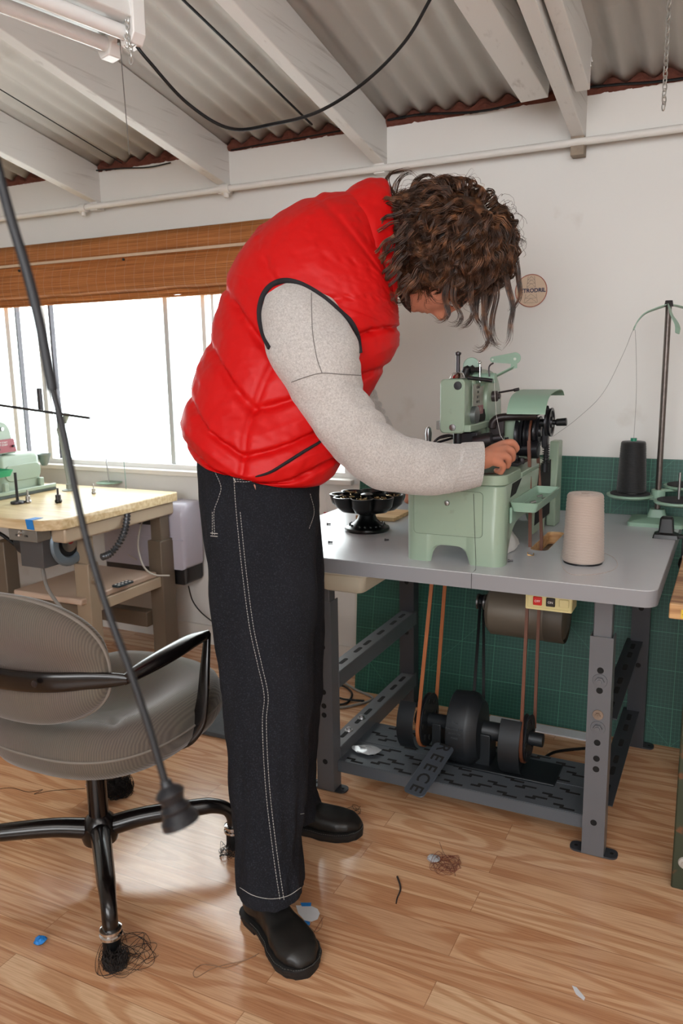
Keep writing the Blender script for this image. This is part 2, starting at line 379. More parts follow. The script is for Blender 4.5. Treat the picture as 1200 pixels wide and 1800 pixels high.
# ------------------------------------------------------------ materials for the furniture
M_lam = mat('grey_laminate', '#c0c2c7', .27, var=.03, vscale=14, bump=.02, bscale=200, spec=.9)
M_edge = mat('grey_edging', '#8a8a8e', .4, var=.05)
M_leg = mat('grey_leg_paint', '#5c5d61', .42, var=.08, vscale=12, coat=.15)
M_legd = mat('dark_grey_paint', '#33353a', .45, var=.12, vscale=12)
M_green = mat('machine_green', '#92a591', .36, var=.06, vscale=6, dirt='#7d8976', dscale=22, dlo=.64, dhi=.82, coat=.15)
M_greenl = mat('stand_green', '#8aa895', .4, var=.05, vscale=6)
M_orange = mat('tan_leather', '#9a5a33', .6, var=.15, vscale=20)
M_brown = mat('brown_leather', '#693c27', .5, var=.2, vscale=30)
M_castdark = mat('dark_cast', '#1f2327', .45, .3, var=.25, vscale=18)
M_bluesteel = mat('pedal_steel', '#59626d', .3, .6, var=.2, vscale=18)
M_hole = mat('dark_hole', '#0c0b0b', .9)
def m_cutmat():
    m, nt, b = nodes('cutting_mat'); L = nt.links.new; t = N(nt, 'TexCoord'); sp = N(nt, 'SeparateXYZ'); L(t.outputs['Object'], sp.inputs[0])
    def lines(sock, period, w):
        a = N(nt, 'Math', operation='PINGPONG'); a.inputs[1].default_value = period/2; L(sock, a.inputs[0])
        c = N(nt, 'Math', operation='LESS_THAN'); c.inputs[1].default_value = w; L(a.outputs[0], c.inputs[0]); return c.outputs[0]
    def mx(a, c, op='MAXIMUM'):
        k = N(nt, 'Math', operation=op); L(a, k.inputs[0])
        if hasattr(c, 'links'): L(c, k.inputs[1])
        else: k.inputs[1].default_value = c
        return k.outputs[0]
    fine = mx(lines(sp.outputs[0], .0127, .00045), lines(sp.outputs[2], .0127, .00045))
    bold = mx(lines(sp.outputs[0], .127, .0011), lines(sp.outputs[2], .127, .0011))
    d1 = N(nt, 'Math', operation='ADD'); L(sp.outputs[0], d1.inputs[0]); L(sp.outputs[2], d1.inputs[1])
    d2 = N(nt, 'Math', operation='SUBTRACT'); L(sp.outputs[0], d2.inputs[0]); L(sp.outputs[2], d2.inputs[1])
    diag = mx(lines(d1.outputs[0], 1.02, .0009), lines(d2.outputs[0], 1.02, .0009))
    allf = mx(mx(mx(fine, .3, 'MULTIPLY'), mx(bold, .45, 'MULTIPLY')), mx(diag, .35, 'MULTIPLY'))
    c = N(nt, 'Mix', data_type='RGBA'); c.inputs['A'].default_value = lin('#02453a'); c.inputs['B'].default_value = lin('#5ea888'); L(allf, c.inputs['Factor'])
    L(c.outputs['Result'], b.inputs['Base Color']); b.inputs['Roughness'].default_value = .5; return m
M_cutmat = m_cutmat()
def m_fabricvert(name, c1, c2, scale=900, rough=.9, bump=.3, axis=(1, .25, .25)):
    m, nt, b = nodes(name); L = nt.links.new; t = N(nt, 'TexCoord')
    vm = N(nt, 'VectorMath', operation='MULTIPLY'); vm.inputs[1].default_value = tuple(a*scale for a in axis); L(t.outputs['Object'], vm.inputs[0])
    n1 = N(nt, 'TexNoise', _Scale=1.0, _Detail=2.0); L(vm.outputs[0], n1.inputs['Vector'])
    c = N(nt, 'ValToRGB'); c.color_ramp.elements[0].position = .35; c.color_ramp.elements[1].position = .65
    c.color_ramp.elements[0].color = lin(c1); c.color_ramp.elements[1].color = lin(c2); L(n1.outputs['Fac'], c.inputs['Fac'])
    L(c.outputs['Color'], b.inputs['Base Color']); b.inputs['Roughness'].default_value = rough
    bp = N(nt, 'Bump'); bp.inputs['Strength'].default_value = bump; bp.inputs['Distance'].default_value = .001
    L(n1.outputs['Fac'], bp.inputs['Height']); L(bp.outputs['Normal'], b.inputs['Normal']); return m
M_wood = m_fabricvert('raw_wood', '#b98e60', '#d9b687', 1, .5, .1, (6, 40, 90))

# ------------------------------------------------------------ cutting mat leaning on the wall
b = B()
zt = .968
pts = [(2.775+.213*(z/zt), z) for z in [zt*i/12 for i in range(13)]]
def matx(z): return -1.33 - .05*z
vs = []; n = 13
b.loft([[V((-1.325-.06*z, y, z+.001)), V((1.1, y, z+.001)), V((1.1, y+.0035, z+.001)), V((-1.325-.06*z, y+.0035, z+.001))] for y, z in pts])
CM = b.build('cutting_mat', M_cutmat, None, smooth=False)
tag(CM, 'large green gridded cutting mat leaning upright against the wall behind the grey table', 'cutting mat')

# ------------------------------------------------------------ grey sewing table
TZ = .775; TX0, TX1, TY0, TY1 = -1.335, -.138, 1.955, 2.93
T = thing('sewing_table', 'grey laminate sewing machine table on bolted grey steel legs', 'table', (-.7, 2.4, 0))
def outline(x0, x1, y0, y1, r, n=6): return rr(x1-x0, y1-y0, r, n, (x0+x1)/2, (y0+y1)/2)
o2 = outline(TX0, TX1, TY0, TY1, .035)
# table top with the belt hole cut through it
hx0, hx1, hy0, hy1 = -.515, -.462, 2.27, 2.55
def plate_hole(out, hole, z0, z1, b):
    """ring-shaped plate: outer loop and hole with the same number of points"""
    n = len(out); vs = [V((p[0], p[1], z)) for z in (z0, z1) for p in out] + [V((p[0], p[1], z)) for z in (z0, z1) for p in hole]; fs = []
    for i in range(n):
        j = (i+1) % n
        fs += [(i, j, n+j, n+i), (2*n+i, 3*n+i, 3*n+j, 2*n+j), (n+i, n+j, 3*n+j, 3*n+i), (i, 2*n+i, 2*n+j, j)]
    b.add(vs, fs)
h2 = outline(hx0, hx1, hy0, hy1, .022)
b = B(); plate_hole(o2, h2, TZ-.002, TZ, b); b.build('tabletop', M_lam, T, smooth=False)
b = B(); plate_hole(outline(TX0-.001, TX1+.001, TY0-.001, TY1+.001, .036), outline(hx0-.001, hx1+.001, hy0-.001, hy1+.001, .022), TZ-.042, TZ-.0021, b)
eb = b.build('edging', M_edge, T, ang=30)
b = B(); plate_hole(h2, outline(hx0+.0015, hx1-.0015, hy0+.0015, hy1-.0015, .021), TZ-.04, TZ-.0005, b); b.build('hole_lining', M_wood, T)
def punched(b, x0, x1, z0, z1, y0, y1): b.box((x0, y0, z0), (x1, y1, z1))
def bolt(parent, p, ax, r=.012, m=None, washer=.019):
    b = B(); p = V(p); ax = V(ax).normalized()
    b.cyl(p, p+ax*.002, washer, washer*.95, 24); b.cyl(p+ax*.002, p+ax*.009, r, r*.95, 6); b.cyl(p+ax*.009, p+ax*.011, r*.55, r*.5, 12)
    return b.build('bolt', m or M_leg, parent, ang=30)
def leg(x, y, front):
    """lower square channel with punched holes, inner sliding post, foot plate"""
    w = .058; b = B(); t = .003; z0, z1 = .004, .62
    b.box((x-w/2, y, z0), (x+w/2, y+t, z1)); b.box((x-w/2, y+t, z0), (x-w/2+t, y+.05, z1)); b.box((x+w/2-t, y+t, z0), (x+w/2, y+.05, z1))
    hb = b.m(1)
    for z in ((.53, .475, .33, .285, .255, .10) if front else (.5, .3, .12)):
        hb.cyl((x, y-.0005, z), (x, y+.001, z), .0085, n=18)
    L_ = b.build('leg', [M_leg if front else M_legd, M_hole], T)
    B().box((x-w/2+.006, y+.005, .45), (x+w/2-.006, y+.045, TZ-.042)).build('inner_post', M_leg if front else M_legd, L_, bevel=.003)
    f = B(); f.prism(rr(.125, .045, .018, 5, x, y+.026), (0, 0, .001), X, Y, .005)
    f.m(1)
    for q in (-1, 1): f.cyl((x+q*.047, y+.026, .006), (x+q*.047, y+.026, .0064), .005, n=14)
    f.build('foot_plate', [M_legd, M_hole], L_)
    return L_
LX0, LX1 = -1.075, -.268
lfr = leg(LX1, 2.03, True); lfl = leg(LX0, 2.03, True)
for z, m_ in ((.502, M_leg), (.372, M_leg)): bolt(lfr, (LX1, 2.0295, z), (0, -1, 0), m=M_leg)
bolt(lfr, (LX1-.001, 2.0295, .408), (0, -1, 0), r=.007, m=mat('rusty_zinc', '#8c7a6c', .5, .5, var=.4, vscale=200), washer=.014)
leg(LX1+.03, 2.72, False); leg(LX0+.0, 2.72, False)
def rail(x, z, side, y0=2.075, y1=2.74):
    b = B(); w = .052
    b.box((x-w/2, y0, z-.003), (x+w/2, y1, z)); b.box((x+side*w/2-.0015, y0, z-.052), (x+side*w/2+.0015, y1, z-.002))
    b.m(1)
    for k, yy in enumerate((2.16, 2.27, 2.345, 2.46, 2.575, 2.66)):
        b.prism(rr(.014, .052, .0069, 4, x, yy), (0, 0, z-.0005), X, Y, .001)
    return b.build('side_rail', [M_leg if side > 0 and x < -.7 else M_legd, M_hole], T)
rail(LX0+.005, .385, 1); r2 = rail(LX0+.005, .135, 1)
rail(LX1+.015, .385, -1); rail(LX1+.015, .135, -1)
for yy in (2.19, 2.29): bolt(r2, (LX0+.005, yy, .1355), Z, r=.008, m=M_steel, washer=.014)
for x in (LX0, LX1+.03): bolt(T, (x, 2.708, .575), (0, -1, 0), r=.012, m=M_steel, washer=.017)
for x in (LX0, LX1+.03):
    B().prism(rr(.028, .07, .008, 4), V((x-.004, 2.712, .575)), V((.8, 0, .35)), V((-.35, 0, .8)), .004).build('slide_clamp', M_steel, T, bevel=.001)
# cross tube at the back under the top
b = B(); b.cyl((LX0+.03, 2.745, .575), (LX1, 2.745, .575), .028, n=24); b.build('cross_tube', M_legd, T)
# pressed-steel shelf with Z-shaped slots
S = B(); sx0, sx1, sy0, sy1, sz = -1.045, -.30, 2.06, 2.35, .098
S.box((sx0, sy0, sz-.003), (sx1, sy1, sz)); S.box((sx0, sy0-.002, sz-.038), (sx1, sy0+.001, sz-.002)); S.box((sx0, sy1-.001, sz-.038), (sx1, sy1+.002, sz-.002))
S.box((sx0, 2.203, sz), (sx1, 2.209, sz+.0015))
h = S.m(1)
for r_, yy in enumerate((2.085, 2.13, 2.175, 2.235, 2.28, 2.325)):
    for k in range(9):
        x = sx0+.05+k*.08+(r_ % 2)*.04; s = 1 if (k+r_) % 2 else -1
        if x > sx1-.03: continue
        z = (0, 0, sz+.0004)
        h.prism([(x-.03, yy-s*.002), (x-.001, yy-s*.002), (x-.001, yy+s*.010), (x+.03, yy+s*.010), (x+.03, yy+s*.018), (x-.011, yy+s*.018), (x-.011, yy+s*.007), (x-.03, yy+s*.007)][::(1 if s > 0 else -1)], z, X, Y, .0007)
S.build('bottom_shelf', [mat('shelf_paint', '#51565c', .4, var=.1), M_hole], T)
# plastic drawer hanging under the left front
b = B(); zt = TZ-.044
def ringz(x0, x1, y0, y1, r, z): return [V((p[0], p[1], z)) for p in outline(x0, x1, y0, y1, r)]
b.loft([ringz(-1.09, -.90, 1.975, 2.33, .012, zt), ringz(-1.09, -.90, 1.975, 2.33, .012, zt-.008), ringz(-1.082, -.91, 1.983, 2.32, .015, zt-.012), ringz(-1.065, -.925, 2.0, 2.30, .022, zt-.062), ringz(-1.055, -.935, 2.01, 2.29, .02, zt-.068)])
b.build('plastic_drawer', mat('cream_plastic', '#cfc9b6', .4, var=.08, vscale=10), T, bevel=.001)

# ------------------------------------------------------------ switch box, motor, drive unit, belts, pedal
M_cream = mat('switch_cream', '#cdc08c', .4, var=.06)
sb = thing('switch_box', 'cream switch box with red and black push buttons fixed under the table edge', 'switch box', (-.46, 2.04, .68))
p0 = W(925, 1035, y=2.04); p1 = W(1006, 1075, y=2.04)
x0, x1 = p0.x, p1.x+.0
b = B(); b.box((x0, 2.03, .672), (x1, 2.10, .722)); b.build('box', M_cream, sb, bevel=.003)
b = B(); plate_hole(rr(x1-x0-.004, .046, .003, 6, 0, 0), rr(x1-x0-.014, .036, .003, 6, 0, 0), 0, .003, b)
for p in b.v: p.x, p.y, p.z = p.x+(x0+x1)/2, 2.030-p.z, p.y+.697
b.build('cover_rim', M_cream, sb)
w_ = (x1-x0)
M_red = mat('red_button', '#c6231f', .35); M_blk = mat('black_plastic', '#101012', .4)
for k, (mm, tx) in enumerate(((M_red, 'OFF'), (M_blk, 'ON'))):
    cx = x0+w_*(.27+.28*k)
    bt = B().box((cx-.0115, 2.024, .686), (cx+.0115, 2.031, .709)).build('push_button', mm, sb, bevel=.002)
    text(tx, .0085, (cx, 2.0238, .6975), X, Z, M_white, 'lettering', bt, depth=.0003)
cx = x0+w_*.83; B().box((cx-.0125, 2.027, .687), (cx+.0125, 2.031, .708)).build('blank_plate', M_cream, sb, bevel=.002)
# motor
mo = thing('electric_motor', 'beige cylindrical electric motor hanging below the table behind the switch box', 'motor', (-.6, 2.52, .6))
M_mot = mat('motor_beige', '#6c6255', .5, .2, var=.12, vscale=10)
mc = W(930, 1078, y=2.525); mr = .083
b = B(); b.lathe([(0, 0), (.05, 0), (.068, .006), (mr, .02), (mr, .24), (.07, .256), (.05, .262), (0, .262)], (mc.x-.138, mc.y, mc.z), X, 40); b.build('motor_body', M_mot, mo)
b = B(); b.lathe([(mr+.0015, 0), (mr+.0015, .004), (mr+.0015, .06), (mr-.002, .062)], (mc.x+.06, mc.y, mc.z), X, 40, cap=False); b.build('end_band', mat('motor_band', '#574f45', .5, .2), mo)
b = B(); b.box((mc.x-.05, mc.y-.04, mc.z+mr-.01), (mc.x+.07, mc.y+.04, TZ-.043)); b.build('mount', M_mot, mo, bevel=.003)
b = B(); b.cyl((mc.x-.175, mc.y, mc.z+.02), (mc.x-.12, mc.y, mc.z+.02), .010, n=16); b.build('shaft', M_steel, mo)
b = B(); b.lathe([(.01, -.014), (.026, -.014), (.026, -.009), (.017, -.003), (.017, .003), (.026, .009), (.026, .014), (.01, .014)], (mc.x-.16, mc.y, mc.z+.02), X, 28); b.build('pulley', M_steel, mo)
mpul = V((mc.x-.16, mc.y, mc.z+.02))
# drive unit on the shelf
du = thing('drive_unit', 'black cast transmission unit with belt guards standing on the bottom shelf of the grey table', 'drive unit', (-.66, 2.22, .1))
yc = 2.235
def Q(px, py): return W(px, py, y=yc)
def fan(parent, cpx, cpy, rx, name='pulley'):
    c = Q(cpx, cpy); return c
ax = Q(820, 1290); axl = Q(735, 1275); axr = Q(905, 1325)
az = .205
b = B(); b.lathe([(0, 0), (.022, 0), (.022, .1), (.03, .12), (.035, .16), (.028, .2), (.028, .29), (.02, .3), (.02, .40), (0, .40)], (axl.x-.005, yc, az), X, 28); b.build('shaft_housing', M_castdark, du)
b = B(); b.box((-.80, 2.17, .0985), (-.40, 2.30, .106)); b.box((-.66, 2.2, .104), (-.60, 2.27, az)); b.box((-.545, 2.2, .104), (-.51, 2.27, az)); b.box((-.79, 2.21, .104), (-.76, 2.26, az)); b.build('stand', M_castdark, du, bevel=.003)
def shell(b, xc, wd, r, a0, a1, t=.003, bulge=0, yo=0, zo=0, n=24):
    """part of a drum wall seen edge-on (belt guard)"""
    rings = []
    for i in range(n+1):
        a = radians(a0+(a1-a0)*i/n); y_ = yc+yo-cos(a)*r; z_ = az+zo+sin(a)*r; iy = yc+yo-cos(a)*(r-t); iz = az+zo+sin(a)*(r-t)
        rings.append([V((xc-wd/2, y_, z_)), V((xc+wd/2, y_, z_)), V((xc+wd/2, iy, iz)), V((xc-wd/2, iy, iz))])
    b.loft(rings)
xl = W(714, 1280, y=yc-.08).x; xr = W(895, 1310, y=yc-.09).x
b = B(); shell(b, xl, .054, .098, -62, 52, zo=.0); b.build('belt_guard', M_castdark, du, bevel=.001, ang=25)
b = B(); shell(b, xr, .062, .108, -70, 50, zo=-.002); b.build('belt_guard', M_castdark, du, bevel=.001, ang=25)
xm = W(808, 1285, y=yc-.09).x
b = B()
prof = [(-.048, .30), (-.047, .90), (-.043, .97), (.012, 1.0), (.022, .98), (.046, .78), (.048, .5), (.048, .2)]
rings = []
for xx, s in prof:
    rings.append([V((xm+xx, yc-.005+.096*s*cos(2*pi*j/36), az+.0+(.115*s*sin(2*pi*j/36)))) for j in range(36)])
b.loft(rings); cov = b.build('clutch_cover', M_castdark, du, ang=35)
for k, (t_, zz) in enumerate((('THE', .04), ('MACHINE CO', .022), ('BOSTON', .008), ('MASS', -.006))):
    text(t_, .009, (xm-.014, yc-.102+abs(zz)*.1, az+.01+zz), X, Z, mat('cast_letter', '#4f5459', .5, .3), 'lettering', cov, depth=.0004)
def wheel(x, r, w=.016, zo=0, name='pulley', m=None, parent=None, yy=None):
    b = B(); yy = yc if yy is None else yy
    b.lathe([(.01, -w/2), (r*.55, -w/2+.003), (r*.9, -w/2+.002), (r, -w/2), (r, -w/2+.002), (r*.93, 0), (r, w/2-.002), (r, w/2), (r*.55, w/2-.003), (.01, w/2)], (x, yy, az+zo), X, 40)
    h = b.m(1)
    for k in range(8):
        a = 2*pi*k/8; h.cyl((x-w/2-.0005, yy+r*.72*cos(a), az+zo+r*.72*sin(a)), (x+w/2+.0005, yy+r*.72*cos(a), az+zo+r*.72*sin(a)), r*.1, n=12)
    return b.build(name, [m or M_castdark, M_hole], parent or du)
xo = W(752, 1260, y=yc).x; wheel(xo, .083, .014)
xk = W(840, 1225, y=yc).x; wheel(xk, .062, .02, .02)
xe = W(926, 1300, y=yc).x; wheel(xe, .07, .018)
b = B(); b.cyl((xe, yc, az), (xe+.02, yc, az), .02, .016, 20); b.build('shaft_end', M_castdark, du)
# pedal
pd = thing('treadle_pedal', 'small dark steel foot pedal with cut-out letters sticking out from the bottom shelf', 'pedal', (-.76, 2.02, .1))
a_ = W(722, 1390, z=.115); c_ = W(775, 1310, y=2.13)
dirp = (c_-a_).normalized(); L_ = .205; wdx = X*.98+Y*.0; sid = (X - dirp*X.dot(dirp)).normalized(); nrm = sid.cross(dirp).normalized()
o_ = a_ - sid*.0 
b = B(); b.prism(rr(.066, L_, .014, 6, 0.012, L_/2-.012), o_, sid, dirp, .004); pl = b.build('pedal_plate', M_bluesteel, pd, bevel=.0012)
for k, ch in enumerate('ECEER'):
    text(ch, .052, o_+sid*.012+dirp*(.012+k*.042)+nrm*.0041, dirp*-1, sid, M_hole, 'cut_letter', pl, depth=.0003, bold=.0008)
b = B(); b.beam(o_+dirp*.16-nrm*.004, V((-.73, 2.2, .15)), .02, .012, up=(0, 0, 1)); b.build('pedal_arm', M_castdark, pd, bevel=.002)
# belts
def strap(name, lab, pts, wd, th, m_, grp=None, closed=False):
    b = B(); pts = [V(p) for p in pts]; rings = []
    for i, p in enumerate(pts):
        t = (pts[min(i+1, len(pts)-1)]-pts[max(i-1, 0)]).normalized(); s = X; w2 = s.cross(t).normalized()
        rings.append([p+s*wd/2*a+w2*th/2*c for a, c in ((-1, -1), (1, -1), (1, 1), (-1, 1))])
    b.loft(rings); o = b.build(name, m_, None, ang=50); tag(o, lab, 'belt', grp); return o
def around(cy, cz, r, x, a0, a1, n=20): return [V((x, cy+r*cos(radians(a0+(a1-a0)*i/n)), cz+r*sin(radians(a0+(a1-a0)*i/n)))) for i in range(n+1)]
top = W(766, 1012, y=2.18)
pts = [V((top.x-.004, 2.17, TZ-.044))] + around(yc, az, .085, xo-.004, 180, 360) + [V((top.x+.01, 2.25, TZ-.044))]
strap('drive_belt', 'tan leather drive belt looping down to the left pulley of the black drive unit', pts, .011, .004, M_orange)
pts = [V((mpul.x, mpul.y-.02, mpul.z)), *around(yc, az+.02, .064, xk, 180, 360), V((mpul.x, mpul.y+.02, mpul.z)), *around(mpul.y, mpul.z, .022, mpul.x, 0, 180, 10)]
strap('drive_belt', 'black rubber belt running from the beige motor down to the drive unit', pts, .009, .005, M_black)
# ------------------------------------------------------------ buttonhole sewing machine
MA = thing('buttonhole_sewing_machine', 'pale green industrial buttonhole sewing machine on the grey table', 'sewing machine', (-.67, 2.37, TZ))
mx0, mx1, my0, my1 = -.806, -.53, 2.03, 2.715
mt = .995   # top of the cast base
def vrings(f): pass
# hollow base shell with arched feet openings, built as wall panels with a corner radius
b = B(); r = .03; hgt = mt-TZ; t = .008
path = []   # walk round the outline with the height of the opening below each point
out = rr(mx1-mx0, my1-my0, r, 8, (mx0+mx1)/2, (my0+my1)/2)
dense = []
for i in range(len(out)):
    a_ = V(out[i]); c_ = V(out[(i+1) % len(out)]); k = max(1, int((c_-a_).length/.006))
    for j in range(k): dense.append(a_+(c_-a_)*j/k)
def arch(p):
    x, y = p
    if abs(y-my0) < .002 or abs(y-my1) < .002:
        u = abs(x-(-.678))/.061
        if u < 1: return .05*min(1, (1-u**4)**.5*1.0)
    if abs(x-mx1) < .002 or abs(x-mx0) < .002:
        for c_, w_, h_ in ((2.24, .16, .105), (2.595, .052, .07)):
            u = abs(y-c_)/w_
            if u < 1: return h_*(1-u**3)**.6
        if abs(x-mx1) < .002 and 2.4 < y < 2.54: return .02
    return 0
n = len(dense); cx_, cy_ = (mx0+mx1)/2, (my0+my1)/2
def inset(p, d): return V((p[0]-(d if p[0] > cx_ else -d), p[1]-(d if p[1] > cy_ else -d)))
rings = [[V((p[0], p[1], TZ+arch(p))) for p in dense], [V((p[0], p[1], mt-.004)) for p in dense], [V((*inset(p, .004), mt)) for p in dense], [V((*inset(p, t), mt)) for p in dense], [V((*inset(p, t), TZ+arch(p))) for p in dense]]
b.loft(rings, closed=True, cap=False)
base = b.build('machine_base', M_green, MA, ang=50)
# front access panel outline (engraved) and its knob
b = B(); b.prism(rr(.196, .125, .012, 5, -.682, .915), (0, my0-.0006, 0), X, Z, .0006)
pn = b.build('access_panel', mat('panel_gap', '#5f7060', .6), MA, smooth=False)
b = B(); b.prism(rr(.1935, .1225, .011, 5, -.682, .915), (0, my0-.001, 0), X, Z, .001); b.build('panel_face', M_green, pn, smooth=False)
b = B(); b.lathe([(0, 0), (.006, 0), (.0075, .003), (.006, .007), (0, .008)], (-.683, my0-.001, .943), -Y, 20); b.build('panel_knob', M_steel, pn)
# bed: upper frame, chrome work plate
b = B(); b.loft([[V((p[0], p[1], z)) for p in rr(.285, h_, .04, 8, (mx0+mx1)/2, 2.025+h_/2)] for z, h_ in ((mt+.001, .205), (mt+.022, .205), (mt+.028, .2))])
bed = b.build('bed', M_green, MA, bevel=.002)
b = B(); b.prism(rr(.24, .18, .03, 7, -.675, 2.13), (0, 0, mt+.0285), X, Y, .004); b.build('work_plate', mat('polished_plate', '#8f8f93', .22, 1, var=.15, vscale=12), bed, bevel=.002)
# right rear column / fork, slot opening
b = B(); b.box((-.60, 2.235, mt-.002), (-.53, 2.56, mt+.012)); b.box((-.70, 2.30, mt-.001), (-.60, 2.70, mt+.03)); b.build('rear_bed', M_green, MA, bevel=.003)
b = B(); b.prism([(2.10, .955), (2.16, .958), (2.225, .992), (2.12, .99)], (mx1+.0002, 0, 0), Y, Z, .0006); b.build('side_slot', M_hole, base, smooth=False); b = B(); b.prism([(2.40, .82), (2.62, .82), (2.62, 1.0), (2.47, 1.0), (2.44, .97), (2.41, .9)], (mx1+.0002, 0, 0), Y, Z, .0006); b.build('side_opening', M_hole, base, smooth=False)
b = B(); b.prism([(2.63, TZ), (2.715, TZ), (2.715, 1.055), (2.655, 1.055), (2.645, .96), (2.62, .9)], (mx1-.012, 0, 0), Y, Z, .03); b.build('rear_post', M_green, MA, bevel=.004)
# parts tray on its bracket
b = B(); ty0, ty1, tx0, tx1, tz = 2.085, 2.40, mx1+.001, mx1+.078, .945
def tr(x0, x1, y0, y1, z, r_): return [V((p[0], p[1], z)) for p in rr(x1-x0, y1-y0, r_, 5, (x0+x1)/2, (y0+y1)/2)]
b.loft([tr(tx0+.008, tx1-.008, ty0+.008, ty1-.008, tz-.026, .01), tr(tx0, tx1, ty0, ty1, tz, .012), tr(tx0+.004, tx1-.004, ty0+.004, ty1-.004, tz, .01), tr(tx0+.011, tx1-.011, ty0+.011, ty1-.011, tz-.02, .008)])
try_ = b.build('parts_tray', M_greenl, MA)
b = B(); b.box((tx0-.0005, 2.09, .885), (tx0+.007, 2.14, .93)); b.build('tray_bracket', M_greenl, try_, bevel=.004)
for (p, q), lab_ in zip(((( .03, .12), .009), ((.045, .2), .006), ((.025, .23), .007)), ('nearest small screw lying in the green parts tray of the machine', 'middle small screw lying in the green parts tray of the machine', 'rearmost small screw lying in the green parts tray of the machine')):
    b = B(); b.cyl((tx0+p[0], ty0+p[1], tz-.02), (tx0+p[0]+.012, ty0+p[1]+.01, tz-.017), q*.5, n=8); tag(b.build('needle_screw', M_steel, None), lab_, 'screw', 'loose screws in the parts tray')
# head: upright arm that swells towards the front face box
hy = 2.20
# face box (front) 
b = B(); b.loft([[V((p[0], y_, p[1])) for p in rr(.072-e_, .152-e_, .012, 5, -.7175, 1.194)] for y_, e_ in ((2.165, .006), (2.168, 0), (2.235, 0))])
fb = b.build('face_box', M_green, MA, ang=30)
for z, rr_, m_, dx in ((1.252, .012, mat('black_cap', '#25282a', .5), .014), (1.135, .010, M_steel, -.0)):
    B().lathe([(0, 0), (rr_, 0), (rr_*.9, .004), (0, .005)], (-.715+dx, 2.1655, z), -Y, 22).build('cap_screw', m_, fb)
b = B(); b.box((-.766, 2.17, 1.128), (-.753, 2.2, 1.152)); b.build('side_lug', mat('bare_alu', '#a7aca8', .35, .7), fb, bevel=.002)
# arm body: side profile in Y-Z lofted in X, rounded crown
prof = [(2.235, 1.27), (2.29, 1.287), (2.36, 1.294), (2.44, 1.288), (2.50, 1.262), (2.535, 1.215), (2.545, 1.15), (2.55, 1.03), (2.40, 1.03), (2.38, 1.085), (2.35, 1.118), (2.30, 1.132), (2.235, 1.135)]
pr = smoothcurve([V((0, a, c)) for a, c in prof], 3)
def scaled(s, x):
    c = V((0, 2.38, 1.17)); return [V((x, c.y+(p.y-c.y)*s, c.z+(p.z-c.z)*s)) for p in pr]
b = B(); b.loft([scaled(.93, -.756), scaled(.985, -.751), scaled(1, -.742), scaled(1, -.69), scaled(.985, -.681), scaled(.95, -.676)])
arm = b.build('machine_arm', M_green, MA, ang=45)
b = B(); b.lathe([(0, 0), (.075, 0), (.078, .01), (.074, .022), (.06, .026), (0, .026)], (-.69, 2.415, 1.205), X, 40); b.build('arm_boss', M_green, arm)
# horizontal green rail under the face and window recess
b = B(); b.box((-.690, 2.17, 1.122), (-.664, 2.40, 1.142)); b.build('face_rail', M_green, MA, bevel=.003)
b = B(); b.prism(rr(.10, .035, .012, 5, 2.305, 1.16), (-.6757, 0, 0), Y, Z, .001); b.build('recess', M_hole, arm, smooth=False)
# spec plate, red badge, knobs on the side of the head (faces +x)
sp = B(); sp.prism(rr(.10, .062, .003, 3, 2.272, 1.222), (-.6755, 0, 0), Y, Z, .002)
pl = sp.build('name_plate', mat('nickel_plate', '#8b8a7e', .35, .6, var=.2, vscale=60), MA, smooth=False)
for k in range(4): text(('CLASS', '101', '5/8  1', 'NO 42')[k], .011, (-.6733, 2.27, 1.244-.014*k), Y, Z, M_blk, 'lettering', pl, depth=.0003)
b = B(); b.prism(rr(.05, .026, .003, 3, 2.30, 1.178), (-.6755, 0, 0), Y, Z, .002); rb = b.build('red_badge', mat('badge_red', '#7d2f3a', .4), MA, smooth=False)
text('R', .018, (-.6733, 2.30, 1.178), Y, Z, mat('nickel_plate', '#8b8a7e'), 'lettering', rb, depth=.0003)
b = B(); b.lathe([(0, 0), (.016, 0), (.016, .014), (.012, .018), (0, .018)], (-.664, 2.39, 1.213), X, 24); b.lathe([(0, .018), (.008, .018), (.008, .024), (0, .024)], (-.664, 2.39, 1.213), X, 16); b.build('tension_knob', mat('knob_dark', '#3b3332', .4), MA)
b = B(); b.cyl((-.69, 2.245, 1.165), (-.667, 2.245, 1.165), .026, n=32); b.build('eccentric_disc', mat('grey_disc', '#6f7372', .35, .6), MA, bevel=.002)
b = B(); b.prism(rr(.02, .05, .0079, 5, 2.41, 1.115), (-.672, 0, 0), Y, Z, .006); b.build('link_plate', M_castdark, MA, bevel=.001)
# spindle, chrome collar, take-up mechanism on top
b = B(); b.lathe([(.02, 0), (.024, .002), (.017, .016), (.012, .019), (0, .019)], (-.712, 2.2, 1.27), Z, 28); b.build('needle_bar_collar', M_chrome, MA)
b = B(); b.lathe([(.0055, 0), (.0055, .05), (.0085, .053), (.0085, .058), (.005, .06), (0, .062)], (-.712, 2.2, 1.285), Z, 18); b.build('needle_bar', M_darksteel, MA)
b = B(); b.lathe([(0, 0), (.0235, 0), (.0235, .006), (0, .006)], W(828, 643, y=2.27), V((.3, -1, .1)), 28)
c0 = W(828, 643, y=2.27); b.beam(c0+V((0, .003, -.0)), c0+V((.03, .03, -.055)), .03, .006, up=(0, -1, 0)); b.build('thread_lever', M_greenl, MA, bevel=.0015)
b = B(); q0 = W(815, 650, y=2.24); q1 = W(845, 650, y=2.24)
b.tube([q0, q0+(q1-q0)*.2, q0+(q1-q0)*.35, q0+(q1-q0)*.5, q0+(q1-q0)*.65, q1], [.008, .013, .009, .014, .007, .009], 16); b.tube([q0+V((0, 0, -.025)), q0+V((.01, 0, .004))], .013, 12); b.build('tension_disc', M_blk, MA)
